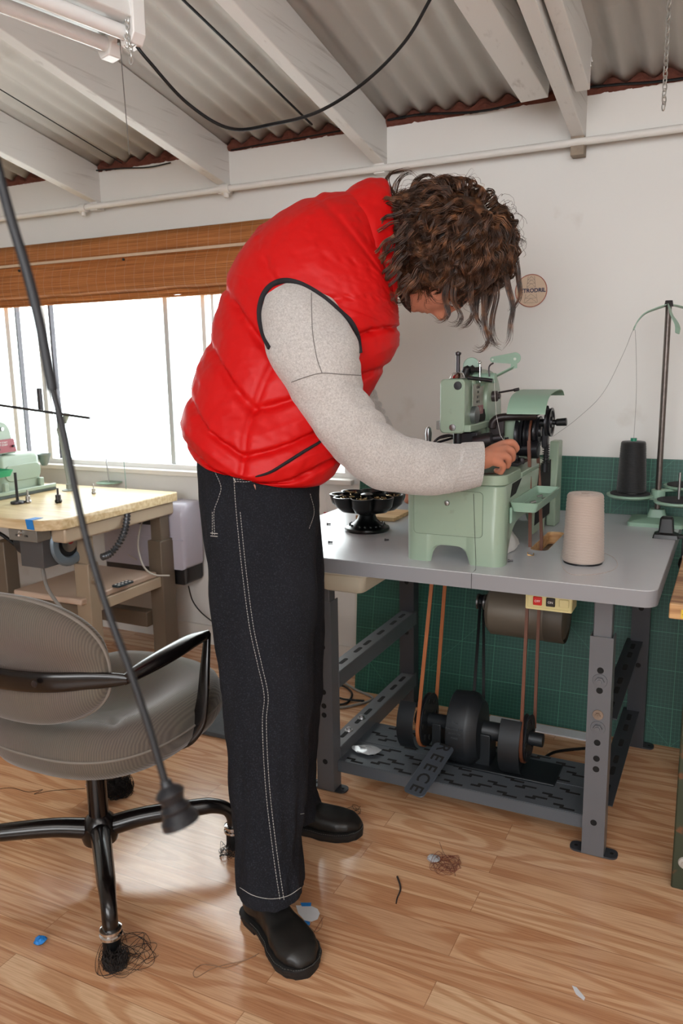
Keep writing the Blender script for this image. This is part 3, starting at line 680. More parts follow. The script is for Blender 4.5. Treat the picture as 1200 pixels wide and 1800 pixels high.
b = B(); q0 = W(822, 664, y=2.2); q1 = W(865, 669, y=2.2); b.tube([q0, q1], .0055, 12); b.build('thread_guide_bar', M_blk, MA)
b = B(); q0 = W(843, 672, y=2.23); b.tube([q0, W(843, 637, y=2.23)], .0022, 8); b.ball(W(843, 637, y=2.23), .005, 10, 8); b.build('guide_post', M_chrome, MA)
b = B(); b.tube(smoothcurve([W(860, 662, y=2.24), W(859, 648, y=2.24), W(861, 642, y=2.24), W(867, 638, y=2.24)], 5), .0022, 8); b.build('guide_hook', M_darksteel, MA)
b = B(); q0 = W(868, 662, y=2.26); b.cyl(q0+V((-.06, 0, -.004)), q0+V((.005, 0, -.004)), .014, n=20); b.build('crown_cap', M_greenl, MA)
# thread arm: pear shaped plate and its strip
def tri(b, c0, r0, c1, r1, o, u, v, t):
    pts = []
    d = V(c1)-V(c0); a = atan2(d.y, d.x)
    for k in range(13): th = a+pi/2+pi*k/12; pts.append((c0[0]+r0*cos(th), c0[1]+r0*sin(th)))
    for k in range(13): th = a-pi/2+pi*k/12; pts.append((c1[0]+r1*cos(th), c1[1]+r1*sin(th)))
    b.prism(pts, o, u, v, t)
e0 = W(866, 632, y=2.3); e1 = W(905, 631, y=2.3)
b = B(); tri(b, (0, 0), .008, (e1.x-e0.x, e1.z-e0.z+.002), .0165, e0, X, Z, .0025)
s0 = W(903, 645, y=2.3); s1 = W(862, 666, y=2.27)
b.beam(s0+V((0, .002, 0)), s1, .014, .003, up=(0, .5, 1)); b.beam(s0+V((0, 0, .014)), s0+V((0, .0, -.004)), .018, .003, up=(0, -1, 0))
tm = b.build('thread_arm', M_greenl, MA)
for c_, r_ in ((e0, .003), (e1, .004)):
    B().cyl(c_+V((0, -.0032, 0)), c_+V((0, .0, 0)), r_, n=14).build('eyelet', mat('eyelet_pale', '#c9d2c9', .5), tm)
# curved green guard
b = B(); g0 = W(893, 705, y=2.36)
gx = [(-.0, -.05), (.004, -.03), (.014, -.012), (.03, -.003), (.055, 0), (.085, .0)]
A_ = W(895, 712, y=2.2); Bq = W(958, 712, y=2.2); 
xs0, xs1 = W(893, 700, y=2.25).x, W(958, 712, y=2.25).x
rings = []
gp = smoothcurve([V((0, 2.235, 1.172)), V((0, 2.245, 1.19)), V((0, 2.27, 1.211)), V((0, 2.31, 1.224)), V((0, 2.40, 1.232)), V((0, 2.47, 1.228)), V((0, 2.50, 1.213))], 5)
for p in gp: rings.append([V((xs0, p.y, p.z)), V((xs1+.004, p.y, p.z)), V((xs1+.004, p.y, p.z-.002)), V((xs0, p.y, p.z-.002))])
b.loft(rings); gd = b.build('curved_guard', M_greenl, MA, ang=30)
b = B(); b.tube([W(877, 690, y=2.33), W(905, 685, y=2.38)], .003, 10); b.cyl(W(903, 686, y=2.38), W(912, 684, y=2.38), .005, n=12); b.build('guard_rod', M_darksteel, gd)
# black drive gear at the right of the head
K = thing  # (drive parts are children of the machine)
b = B(); b.box((-.68, 2.38, 1.02), (-.575, 2.46, 1.15)); b.build('column', M_green, MA, bevel=.004)
b = B(); b.tube(smoothcurve([V((-.65, 2.34, 1.12)), V((-.645, 2.34, 1.14)), V((-.625, 2.345, 1.152)), V((-.57, 2.36, 1.155)), V((-.53, 2.38, 1.155))], 5), .015, 12, flat=.8); b.box((-.66, 2.345, 1.095), (-.615, 2.36, 1.145)); b.build('drive_cover', mat('cover_brownblack', '#2a2021', .4, .2, var=.2), MA, bevel=.003)
def w2(x, y, z, r, w, nm, m_=M_blk, spokes=False):
    b = B(); b.lathe([(.006, -w/2), (r*.5, -w/2+.003), (r*.82, -w/2+.002), (r, -w/2), (r, -w/4), (r*.93, 0), (r, w/4), (r, w/2), (r*.82, w/2), (r*.75, w/2-.005), (r*.4, w/2-.005), (r*.35, w/2+.002), (.004, w/2+.002)], (x, y, z), X, 40)
    return b.build(nm, m_, MA)
M_gun = mat('gunmetal', '#26262a', .32, .5, var=.2, vscale=30)
w2(-.578, 2.42, 1.095, .062, .022, 'drive_wheel', M_gun); w2(-.555, 2.42, 1.095, .058, .016, 'drive_wheel', M_gun)
w2(-.530, 2.42, 1.108, .045, .016, 'drive_wheel', M_gun); w2(-.497, 2.42, 1.135, .043, .016, 'flywheel', M_gun)
b = B(); b.tube([V((-.60, 2.42, 1.125)), V((-.49, 2.42, 1.135))], .012, 16); b.tube([V((-.49, 2.42, 1.135)), V((-.478, 2.42, 1.135)), V((-.476, 2.42, 1.135)), V((-.447, 2.42, 1.137))], [.008, .008, .011, .012], 14); b.build('hand_crank', M_blk, MA, bevel=.001)
b = B(); b.cyl((-.60, 2.39, 1.055), (-.525, 2.39, 1.055), .022, n=24); b.cyl((-.55, 2.385, 1.055), (-.52, 2.385, 1.055), .026, n=24); b.build('idler_roller', M_gun, MA, bevel=.001)
b = B(); b.tube([V((-.54, 2.40, 1.16)), V((-.52, 2.40, 1.175)), V((-.50, 2.41, 1.175))], [.01, .014, .01], 12); b.ball((-.512, 2.385, 1.168), .004, 8, 6); b.build('cam_follower', M_gun, MA)
# spring rod
b = B(); b.cyl((-.507, 2.42, 1.0), (-.503, 2.42, 1.10), .006, n=12); b.cyl((-.507, 2.42, .985), (-.507, 2.42, 1.012), .011, n=16)
b.tube([V((-.505+.0095*cos(2*pi*k/10), 2.42+.0095*sin(2*pi*k/10), 1.012+.055*k/80)) for k in range(81)], .0016, 6); b.build('spring_rod', M_gun, MA)
b = B(); b.box((-.516, 2.405, 1.06), (-.498, 2.43, 1.12)); b.build('rod_head', M_gun, MA, bevel=.003)
# mechanism under the head and behind the hand
b = B(); b.cyl((-.71, 2.2, 1.05), (-.71, 2.2, 1.13), .014, n=16); b.box((-.70, 2.19, 1.075), (-.65, 2.23, 1.12)); b.build('needle_clamp', M_gun, MA, bevel=.003)
b = B(); b.cyl((-.66, 2.2, 1.09), (-.61, 2.2, 1.10), .022, n=20); b.cyl((-.62, 2.22, 1.10), (-.585, 2.22, 1.105), .012, n=16); b.build('looper_shaft', M_darksteel, MA)
b = B()
for k in range(7):
    x = -.64+.03*(k % 4); y_ = 2.27+.03*(k//2); b.cyl((x, y_, 1.022), (x, y_, 1.04+.004*(k % 3)), .009, n=12)
b.box((-.66, 2.24, 1.022), (-.545, 2.36, 1.03)); b.build('clamp_mechanism', M_darksteel, MA, bevel=.001)
b = B(); b.tube([V((-.60, 2.30, 1.035)), V((-.585, 2.28, 1.07)), V((-.59, 2.28, 1.10))], .006, 10); b.ball((-.575, 2.26, 1.045), .012, 12, 8); b.build('thread_nipper', M_gun, MA)
# handle and curved wheel left of the head
b = B(); q = W(753, 775, y=2.25); b.tube([q+V((0, 0, -.03)), q+V((0, 0, -.01)), q+V((0, 0, .0)), q+V((0, 0, .022)), q+V((0, 0, .038)), q+V((0, 0, .043))], [.004, .006, .010, .0125, .009, .002], 18, flat=.75); b.build('clamp_handle', M_steel, MA)
b = B(); q = W(788, 792, y=2.25); 
b.tube([q+V((.052*cos(radians(a)), 0, .045*sin(radians(a)))) for a in range(10, 175, 8)], .004, 10); b.build('curved_lever', M_darksteel, MA)
b = B(); b.beam(W(768, 778, y=2.2), W(795, 770, y=2.24), .006, .006); b.beam(W(766, 772, y=2.2), W(800, 765, y=2.24), .003, .003); b.build('foot_lever', M_gun, MA)
# crumpled rag stored under the bed
b = B(); rings = []
for i in range(15):
    t_ = i/14; y_ = 2.12+.26*t_; s = sin(pi*min(1, max(.02, t_)))**.5
    rings.append([V((-.60+.05*s*cos(2*pi*j/20)*(1+.25*noise.noise(V((i*.5, j*.4, 1)))), y_, TZ+.002+.058*s*max(0, sin(2*pi*j/20))*(1+.5*noise.noise(V((i*.7, j*.5, 3)))))) for j in range(20)])
b.loft(rings); tag(b.build('rag', mat('white_rag', '#cfccc8', .9, var=.1), None), 'crumpled white rag stuffed under the green machine base', 'rag')
# leather belts from the machine wheels down through the hole
for x, y_, lab in ((-.523, 2.42, ''),):
    pts = [V((x, 2.30, .12+.13))]
bx = -.502
pts = [V((-.523, 2.375, 1.115)), V((-.505, 2.30, .93)), V((-.492, 2.297, .70)), V((xe-.004, yc-.068, az+.03))]
topw = around(2.42, 1.10, .05, -.546, 180, 0, 12)
pts = around(yc, az, .072, xe-.002, 0, -180, 14) + [V((-.519, 2.305, .775)), V((-.530, 2.335, .93))] + topw + [V((-.524, 2.44, .93)), V((-.508, 2.41, .775)), V((xe+.006, yc+.072, az))]
strap('drive_belt', 'brown leather belt running from the green machine through the table hole to the drive unit', pts, .0095, .006, M_brown)
# ------------------------------------------------------------ things on and around the grey table
def cone(name, lab, base, r0, r1, h, m_, corem, hole=True):
    t = thing(name, lab, 'thread cone', base)
    b = B(); prof = [(0, 0), (r0*.9, 0), (r0*.9, .004)]
    b.lathe([(0, 0), (r0*.93, 0), (r0*.93, .005), (0, .005)], base, Z, 40); b.build('core', corem, t)
    b = B(); n = 60; pf = [(r0*.9, .004), (r0, .008)]
    for i in range(n+1): pf.append((r0+(r1-r0)*i/n + .0007*sin(i*2.1)+.0006*noise.noise(V((i*.4, 0, base[0]))), .01+(h-.02)*i/n))
    pf += [(r1*.97, h-.004), (r1*.9, h), (r1*.25, h+.001), (r1*.2, h-.02), (0, h-.02)]
    b.lathe(pf, base, Z, 48); b.build('wound_thread', m_, t, ang=60); return t
def m_thread(name, c1, c2):
    m, nt, b = nodes(name); L = nt.links.new; t = N(nt, 'TexCoord'); mp_ = N(nt, 'Mapping'); mp_.inputs['Rotation'].default_value = (.12, .1, 0); L(t.outputs['Object'], mp_.inputs[0])
    w = N(nt, 'TexWave', wave_type='BANDS', bands_direction='Z'); w.inputs['Scale'].default_value = 160; w.inputs['Distortion'].default_value = 3; w.inputs['Detail'].default_value = 1; L(mp_.outputs[0], w.inputs['Vector'])
    c = N(nt, 'Mix', data_type='RGBA'); c.inputs['A'].default_value = lin(c1); c.inputs['B'].default_value = lin(c2); L(w.outputs['Fac'], c.inputs['Factor']); L(c.outputs['Result'], b.inputs['Base Color'])
    b.inputs['Roughness'].default_value = .6; b.inputs['Sheen Weight'].default_value = .2
    bp = N(nt, 'Bump'); bp.inputs['Strength'].default_value = .5; bp.inputs['Distance'].default_value = .0008; L(w.outputs['Fac'], bp.inputs['Height']); L(bp.outputs['Normal'], b.inputs['Normal']); return m
M_beige = m_thread('beige_thread', '#a29085', '#c4b4a8'); M_blkthread = m_thread('black_thread', '#060608', '#0e0e12')
cb = W(1024, 988, z=TZ)
cone('thread_cone', 'large beige cone of thread standing on the grey table', (cb.x, cb.y, TZ), .055, .048, .19, M_beige, M_blk)
pts = smoothcurve([cb+V((-.056, .0, .03)), cb+V((-.052, -.035, .004)), W(1000, 1008, z=TZ+.001), W(1040, 1010, z=TZ+.001), W(1075, 1003, z=TZ+.001), W(1085, 992, z=TZ+.001), W(1078, 980, z=TZ+.001), W(1062, 972, z=TZ+.001)], 8)
tag(B().tube(pts, .0006, 5).build('loose_thread', M_beige, None), 'loose beige thread end curling on the table beside the beige cone', 'thread')
# thread stand at the right rear
ts = thing('thread_stand', 'green spool stand with a tall steel pole at the rear of the grey table', 'thread stand', (-.21, 2.80, TZ))
SX, SY = -.212, 2.80
b = B()
def rectz(w, d, z, cx=SX, cy=SY, r=.012): return [V((p[0], p[1], z)) for p in rr(w, d, r, 5, cx, cy)]
b.loft([rectz(.17, .15, TZ), rectz(.17, .15, TZ+.012), rectz(.15, .13, TZ+.016), rectz(.06, .05, TZ+.024), rectz(.045, .04, TZ+.05)])
b.build('stand_base', M_greenl, ts, ang=30)
b = B(); b.cyl((SX, SY, TZ+.04), (SX, SY, 1.49), .0095, n=18); b.build('pole', mat('worn_steel', '#6a625e', .35, .8, var=.35, vscale=70), ts)
b = B(); b.cyl((SX, SY, 1.478), (SX, SY, 1.497), .016, .012, 6); b.build('pole_nut', M_darksteel, ts)
discs = []
for px, py, yy in ((1107, 868, 2.79), (1192, 880, 2.72), (1208, 853, 2.865)):
    c = W(px, py, y=yy); b = B(); b.lathe([(0, 0), (.066, 0), (.075, .006), (.075, .012), (.068, .012), (0, .012)], c-V((0, 0, .012)), Z, 40); dsk = b.build('spool_plate', M_greenl, ts)
    B().cyl(c, c+V((0, 0, .004)), .064, n=36).build('foam_pad', mat('foam', '#232326', .9, bump=.5), dsk)
    discs.append(c)
b = B()
for c in discs: b.beam((SX, SY, c.z-.012), c-V((0, 0, .012)), .03, .008)
b.cyl((SX, SY, .862), (SX, SY, .89), .022, n=24); b.build('plate_arms', M_greenl, ts, bevel=.002)
for c, h_ in ((discs[1], .09), (discs[2], .09)):
    B().cyl(c, c+V((0, 0, h_)), .0045, .004, 12).build('spool_pin', M_steel, ts)
# curved guide arms on top
b = B()
q0 = V((SX, SY, 1.484)); la = smoothcurve([q0, W(1152, 543, y=2.79), W(1132, 552, y=2.78), W(1119, 567, y=2.77), W(1113, 580, y=2.76)], 8)
def ribbon(b, pts, wd, th, up):
    R = []
    for i, p in enumerate(pts):
        t = (pts[min(i+1, len(pts)-1)]-pts[max(i-1, 0)]).normalized(); s = V(up).cross(t).normalized(); u2 = t.cross(s); w_ = wd[i] if hasattr(wd, '__len__') else wd
        R.append([p+s*w_/2*a+u2*th/2*c for a, c in ((-1, -1), (1, -1), (1, 1), (-1, 1))])
    b.loft(R)
n_ = len(la); ribbon(b, la, [.02-.012*i/n_ for i in range(n_)], .003, (0, .3, 1))
ra = smoothcurve([q0, W(1180, 552, y=2.72), W(1190, 572, y=2.68), W(1190, 586, y=2.67)], 8); n2 = len(ra)
ribbon(b, ra, [.016+.008*sin(pi*i/n2) for i in range(n2)], .003, (.8, -.5, .2))
ra = smoothcurve([q0, W(1190, 538, y=2.85), W(1215, 545, y=2.9)], 6); ribbon(b, ra, .012, .003, (0, .3, 1)); b.build('thread_arm', M_greenl, ts, ang=50)
c0 = discs[0]
cone('thread_cone', 'black cone of thread with a green core on the spool stand', (c0.x+.003, c0.y, c0.z+.0042), .047, .040, .172, M_blkthread, M_blk)
B().cyl((c0.x+.003, c0.y, c0.z+.165), (c0.x+.003, c0.y, c0.z+.187), .010, n=18).build('cone_core_tip', mat('core_green', '#1f7a5e', .4), bpy.data.objects['thread_cone.001'] if 'thread_cone.001' in bpy.data.objects else ts)
tip = W(1113, 580, y=2.76); M_thr = mat('dark_thread', '#5a5857', .8)
tag(B().tube(smoothcurve([c0+V((.003, 0, .188)), W(1118, 690, y=2.775), W(1117, 600, y=2.765), tip, W(1095, 622, y=2.70), W(1060, 690, y=2.62), W(1015, 735, y=2.52), W(972, 767, y=2.45)], 8), .0005, 5).build('thread_line', M_thr, None), 'dark thread running from the black cone over the stand arm to the machine', 'thread')
tag(B().tube([W(868, 668, y=2.2), W(872, 730, y=2.2), W(879, 765, y=2.2), W(886, 775, y=2.2)], .0006, 5).build('thread_line', mat('pale_thread', '#c8c6c2', .7), None), 'pale thread hanging across the side of the machine head', 'thread')
tag(B().tube([W(832, 868, y=2.026), W(834, 930, y=2.026), W(836, 985, y=2.026), V((-.59, 1.99, TZ+.0006)), V((-.59, 1.9525, TZ-.001)), V((-.59, 1.952, TZ-.043))], .0006, 5).build('hanging_thread', mat('dark_thread2', '#2c2c2c', .8), None), 'dark thread hanging down the front of the machine over the table edge', 'thread')
# black clamp with handle at the right edge
ck = thing('table_clamp', 'black clamp on the right edge of the grey table before the spool stand', 'clamp', (-.17, 2.58, TZ))
q = W(1170, 945, z=TZ)
b = B(); b.loft([rectz(.075, .055, TZ+.0005, q.x, q.y, .004), rectz(.07, .05, TZ+.012, q.x, q.y, .004), rectz(.044, .034, TZ+.018, q.x, q.y, .004), rectz(.038, .03, TZ+.06, q.x, q.y, .006), rectz(.028, .022, TZ+.066, q.x, q.y, .006)]); b.build('clamp_body', M_blk, ck, ang=30)
b = B(); hx = TX1+.018; b.box((q.x, q.y-.012, TZ+.001), (hx+.012, q.y+.012, TZ+.012)); b.box((hx+.0, q.y-.01, TZ-.07), (hx+.01, q.y+.01, TZ+.01)); b.build('clamp_bracket', M_blk, ck, bevel=.002)
b = B(); b.tube(smoothcurve([V((hx+.006, q.y-.012, TZ+.012)), V((hx+.016, q.y-.014, TZ+.01)), V((hx+.014, q.y-.016, TZ-.03)), V((hx+.006, q.y-.016, TZ-.05))], 5), .003, 8); b.cyl((hx+.004, q.y-.014, TZ-.12), (hx+.005, q.y-.014, TZ-.05), .0035, n=10); b.build('clamp_screw', M_chrome, ck)
b = B(); b.tube([V((hx+.005, q.y-.014, TZ-.055)), V((hx+.005, q.y-.014, TZ-.075)), V((hx+.005, q.y-.014, TZ-.09))], [.008, .013, .009], 14); b.build('clamp_knob', M_blk, ck)
# flower-shaped hardware dish
q = W(645, 937, z=TZ); dc = V((q.x-.02, q.y+.045, TZ))
M_iron = mat('black_iron', '#101314', .3, .3, coat=.3)
ds = thing('hardware_dish', 'black cast petal-shaped parts dish on a pedestal at the left of the grey table', 'dish', dc)
b = B(); b.lathe([(0, 0), (.072, 0), (.075, .006), (.073, .012), (.06, .018), (.045, .026), (.033, .038), (.028, .052), (.034, .064), (.03, .072), (0, .072)], dc, Z, 48); b.build('pedestal', M_iron, ds)
b = B()
for k in range(20):
    a = 2*pi*k/20; b.ball(dc+V((.057*cos(a), .057*sin(a), .0195)), .0045, 8, 6)
b.build('bead_ring', M_iron, ds)
R_ = .125; zt_ = .120; zb_ = .062
for k in range(8):
    a = 2*pi*k/8+.25; b = B()
    ca = V((cos(a), sin(a), 0)); sa = V((-sin(a), cos(a), 0)); 
    def petal(s, z):
        pts = []; half = pi/8*.94
        # wedge sides from the hub then a round end
        pts.append(dc+ca*(.012)+V((0, 0, z)))
        for j in range(13):
            th = -pi/2+pi*j/12; p = ca*(.085*s+.02*(1-s)+.04*s*cos(th)) + sa*(.0375*s*sin(th)); pts.append(dc+p+V((0, 0, z)))
        return pts
    b.loft([petal(.35, zb_), petal(.7, zb_+.008), petal(.92, zb_+.028), petal(1.0, zt_), petal(.94, zt_), petal(.85, zb_+.032), petal(.6, zb_+.014), petal(.25, zb_+.008)])
    cup = b.build('petal_cup', M_iron, ds, ang=50)
b = B(); b.lathe([(0, .05), (.02, .06), (.02, zt_), (.012, zt_+.004), (0, zt_+.004)], dc, Z, 24); b.build('hub', M_iron, ds)
M_brass = mat('brass_bits', '#a58d63', .3, .8, var=.3, vscale=90)
b = B()
random.seed(3)
for k in range(150):
    pc = 2*pi*(k % 8)/8+.25; a = pc+random.uniform(-.2, .2); rad = random.uniform(.05, .105)
    if k % 8 in (1, 2): continue
    p = dc+V((rad*cos(a), rad*sin(a), zb_+.034+random.uniform(.008, .024))); d_ = V((random.uniform(-1, 1), random.uniform(-1, 1), random.uniform(-.4, .4))).normalized()*.005
    b.cyl(p-d_, p+d_, .0016, n=5)
tag(b.build('small_hardware', M_brass, None, smooth=False), 'small brass and steel screws and springs filling the black petal dish', 'hardware', kind='stuff')
# pieces of light wood behind the dish
q = W(628, 918, z=TZ); q2 = W(688, 912, z=TZ)
b = B(); b.box((q.x-.03, q.y+.05, TZ+.0005), (q2.x+.03, q2.y+.11, TZ+.014)); tag(b.build('wood_offcut', M_wood, None, bevel=.001, smooth=False), 'flat offcut of light wood lying behind the black petal dish', 'wood')
# loose bits on the table
for px, py, lab in ((578, 921, 'tiny metal screw at the left edge of the table top near the jeans'), (581, 953, 'tiny metal screw lying nearest the front left of the table top'), (680, 949, 'small metal screw lying in front of the black petal dish'), (898, 986, 'small dark screw beside the right foot of the green machine')):
    p = W(px, py, z=TZ+.003); b = B(); b.cyl(p+V((-.006, 0, 0)), p+V((.005, .003, .0)), .0025, n=8); b.cyl(p+V((-.008, -.001, 0)), p+V((-.005, 0, 0)), .0042, n=10); tag(b.build('screw', M_darksteel, None), lab, 'screw')
p = W(932, 976, z=TZ+.001); b = B(); b.tube([p+V((-.008, 0, .008)), p+V((-.008, 0, 0)), p+V((.008, 0, 0)), p+V((.009, 0, .007))], .0018, 8); tag(b.build('metal_clip', mat('brass_clip', '#9c7b4e', .3, .9), None), 'tiny brass clip lying between the belt hole and the table front', 'clip')
# round sign on the wall
sc = W(933, 511, y=2.994); sg = thing('round_sign', 'round cream wall sign with red rim and oil derrick drawing', 'sign', sc)
rs = 27.5/F*(sc-CAM).dot(FWD)
M_cr = mat('sign_cream', '#cdb7a0', .6, var=.08, vscale=30); M_navy = mat('sign_navy', '#262a4d', .5); M_rim = mat('sign_red', '#a4594b', .5); M_grey = mat('sign_grey', '#8a8078', .6)
b = B(); b.cyl(sc+V((0, .005, 0)), sc, rs, n=56); b.build('disc', M_cr, sg)
b = B(); b.tube([sc+V((rs*cos(2*pi*k/56), 0, rs*sin(2*pi*k/56))) for k in range(56)], .0016, 6, closed=True); b.build('rim', M_rim, sg)
text('PETRODRIL', .0198, sc+V((0.002, -.0008, 0)), X, Z, M_navy, 'lettering', sg, depth=.0003, bold=.0006)
b = B(); s = rs/.06
def ln(a, c): b.beam(sc+V((a[0]*s, -.0006, a[1]*s)), sc+V((c[0]*s, -.0006, c[1]*s)), .0009, .0008, up=(0, 1, 0))
for sg_ in (-1, 1):
    ln((sg_*.012, .053), (sg_*.017, .012)); ln((sg_*.020, -.012), (sg_*.026, -.045))
for z0, z1, wv in ((.053, .040, .013), (.040, .027, .015), (.027, .013, .016), (-.012, -.028, .021), (-.028, -.045, .024)):
    ln((-wv, z1), (0, z0)); ln((wv, z1), (0, z0)); ln((-wv, z1), (wv, z1))
b.build('derrick_drawing', M_grey, sg, smooth=False)
# ------------------------------------------------------------ left workbench with button machine
DZ = .76
LD = thing('work_desk', 'light wood work desk on beige steel legs under the window', 'desk', (-3.0, 2.5, 0))
M_maple = m_fabricvert('desk_maple', '#c9ad80', '#e2cda6', 1, .35, .05, (5, 60, 60)); 
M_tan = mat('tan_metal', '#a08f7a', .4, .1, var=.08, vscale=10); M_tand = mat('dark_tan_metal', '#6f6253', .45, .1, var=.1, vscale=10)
def dring(z, e=0): return [V((p[0], p[1], z)) for p in ((-4.3, 2.112+e), (-2.35, 2.112+e), (-2.30+.0, 2.116+e), (-2.245-e, 2.17+e), (-2.24-e, 2.19+e), (-2.24-e, 2.86), (-4.3, 2.86))]
b = B(); b.loft([dring(DZ-.04), dring(DZ-.004), dring(DZ, .004)]); b.build('desk_top', M_maple, LD, bevel=.002, ang=30)
b = B(); b.box((-2.33, 2.19, DZ-.10), (-2.255, 2.85, DZ-.041)); b.build('end_apron', mat('apron_tan', '#bba991', .4, .1), LD, bevel=.008)
def dleg(y, w=.05, m_=None, z0=0, x=-2.30):
    b = B(); b.box((x-.04, y-w/2, z0+.0), (x+.035, y+w/2, .55)); return b.build('leg', m_ or M_tan, LD, bevel=.004)
ly = 2.334
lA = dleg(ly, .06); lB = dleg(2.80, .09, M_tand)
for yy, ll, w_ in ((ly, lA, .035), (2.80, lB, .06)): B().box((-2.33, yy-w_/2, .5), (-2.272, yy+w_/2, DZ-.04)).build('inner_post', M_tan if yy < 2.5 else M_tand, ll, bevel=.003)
b = B(); b.box((-2.34, ly-.2, 0), (-2.25, ly+.2, .03)); b.build('foot', M_tan, LD, bevel=.008)
bolt(LD, (-2.2655, ly, .48), X, r=.012, m=M_tan)
b = B(); b.box((-2.345, ly+.02, .34), (-2.275, 2.76, .385)); b.build('shelf_rail', mat('apron_tan', '#bba991'), LD, bevel=.003)
b = B(); b.box((-2.66, ly-.06, .386), (-2.285, 2.74, .412)); b.build('lower_shelf', mat('pale_board', '#c3ab98', .5, var=.06), LD, bevel=.006)
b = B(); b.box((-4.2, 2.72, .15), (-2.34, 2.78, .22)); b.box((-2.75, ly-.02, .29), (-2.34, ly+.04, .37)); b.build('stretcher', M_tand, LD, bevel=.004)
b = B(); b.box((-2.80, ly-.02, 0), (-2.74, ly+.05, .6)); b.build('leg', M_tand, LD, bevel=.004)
b = B(); b.box((-4.2, 2.16, .47), (-2.95, 2.55, .50)); b.build('side_shelf', mat('pale_board', '#c3ab98'), LD, bevel=.005)
b = B(); b.box((-4.2, 2.13, .43), (-2.78, 2.17, .50)); b.build('front_rail', mat('apron_tan', '#bba991'), LD, bevel=.004)
# blue tape over the desk edge
p = W(50, 905, y=2.112)
b = B(); b.loft([[V((p.x-.018, 2.16, DZ+.001)), V((p.x+.018, 2.165, DZ+.001)), V((p.x+.018, 2.165, DZ+.0016)), V((p.x-.018, 2.16, DZ+.0016))], [V((p.x-.02, 2.1125, DZ+.001)), V((p.x+.018, 2.1125, DZ+.001)), V((p.x+.018, 2.1118, DZ+.0016)), V((p.x-.02, 2.1118, DZ+.0016))], [V((p.x-.012, 2.1112, DZ-.035)), V((p.x+.025, 2.1112, DZ-.036)), V((p.x+.025, 2.1104, DZ-.036)), V((p.x-.012, 2.1104, DZ-.035))]])
M_tape = mat('blue_tape', '#1e7fd0', .5, var=.1, vscale=50)
tag(b.build('masking_tape', M_tape, None, smooth=False), 'strip of blue masking tape folded over the front edge of the wooden desk', 'tape')
# switch box under the desk
sw = thing('motor_switch', 'grey metal motor switch box with toggle under the wooden desk corner', 'switch', (-2.4, 2.12, DZ-.1))
M_sw = mat('switch_grey', '#7f7c76', .4, .3, var=.05)
q0 = W(14, 925, y=2.12); q1 = W(62, 952, y=2.12)
b = B(); b.box((q0.x, 2.12, q1.z-.004), (q1.x+.01, 2.19, DZ-.042)); b.build('box', M_sw, sw, bevel=.002)
cxs = (q0.x+q1.x)/2
text('OFF        ON', .012, (cxs, 2.1192, q1.z+.017), X, Z, M_blk, 'lettering', sw); 
b = B(); b.cyl((cxs, 2.12, q1.z+.028), (cxs, 2.112, q1.z+.028), .010, n=14); b.cyl((cxs, 2.112, q1.z+.028), (cxs+.012, 2.095, q1.z+.024), .004, n=10); b.build('toggle', M_chrome, sw)
q2 = W(78, 1000, y=2.15); b = B(); b.box((W(35, 960, y=2.15).x, 2.15, q2.z), (q2.x, 2.23, q1.z-.003)); b.build('lower_cover', mat('dark_switch', '#4c4b4c', .5), sw, bevel=.002)
# motor below the desk
dm = thing('electric_motor', 'dark grey motor with blue-grey pulley guard hanging under the wooden desk', 'motor', (-2.45, 2.35, .6))
q = W(118, 952, y=2.28); r_ = .072
b = B(); b.cyl((q.x-.22, 2.28, q.z), (q.x-.0, 2.28, q.z), r_, n=36); b.box((q.x-.15, 2.25, q.z+.05), (q.x-.05, 2.31, DZ-.041)); b.build('motor_body', mat('motor_dark', '#35373a', .45, .3), dm, bevel=.004)
b = B(); b.tube([V((q.x+.01, 2.28+r_*1.08*cos(radians(a)), q.z+r_*1.08*sin(radians(a)))) for a in range(100, 430, 12)], .014, 8, flat=1.4); b.build('pulley_guard', mat('guard_bluegrey', '#71808c', .4, .3), dm)
b = B(); b.lathe([(0, 0), (.035, 0), (.04, .01), (.02, .014), (0, .014)], (q.x+.005, 2.28, q.z), X, 24); b.build('pulley', M_steel, dm)
b = B(); b.lathe([(0, 0), (.018, 0), (0, .004)], (q.x+.02, 2.28, q.z+.01), X, 20); b.build('red_centre', mat('red_spot', '#a8323a', .4), dm)
# conduits and cords
def cord(name, lab, pts, r, m_, n=8, cat='cord'):
    o = B().tube(smoothcurve(pts, n), r, 8).build(name, m_, None); tag(o, lab, cat); return o
M_cordw = mat('white_cord', '#bdb8ae', .5); M_cordg = mat('grey_cord', '#85837f', .5)
pts = smoothcurve([W(224, 898, y=2.55), W(221, 925, y=2.5), W(212, 950, y=2.45), W(195, 972, y=2.4), W(178, 980, y=2.35)], 9)
rad = [.012+.0035*(1 if i % 2 else -1) for i in range(len(pts))]
tag(B().tube(pts, rad, 12).build('flexible_conduit', mat('conduit', '#55585c', .35, .6), None), 'ribbed grey metal conduit curving below the wooden desk', 'conduit')
cord('white_cord', 'white cord looping from the desk top down across the lower shelf', [W(253, 893, y=2.8), W(250, 915, y=2.76), W(244, 940, y=2.72), W(243, 965, y=2.7), W(252, 995, y=2.68), W(270, 1010, y=2.70), W(298, 1012, y=2.75)], .004, M_cordw)
cord('white_cord', 'thinner white cord hanging behind the ribbed conduit', [W(200, 912, y=2.85), W(208, 930, y=2.85), W(206, 952, y=2.85), W(215, 968, y=2.85), W(240, 984, y=2.83)], .003, M_cordw)
cord('grey_cord', 'grey cord running down from the motor switch behind the chair back', [W(68, 955, y=2.2), W(75, 1000, y=2.2), W(84, 1035, y=2.2), W(108, 1070, y=2.2), W(130, 1100, y=2.2)], .007, M_cordg)
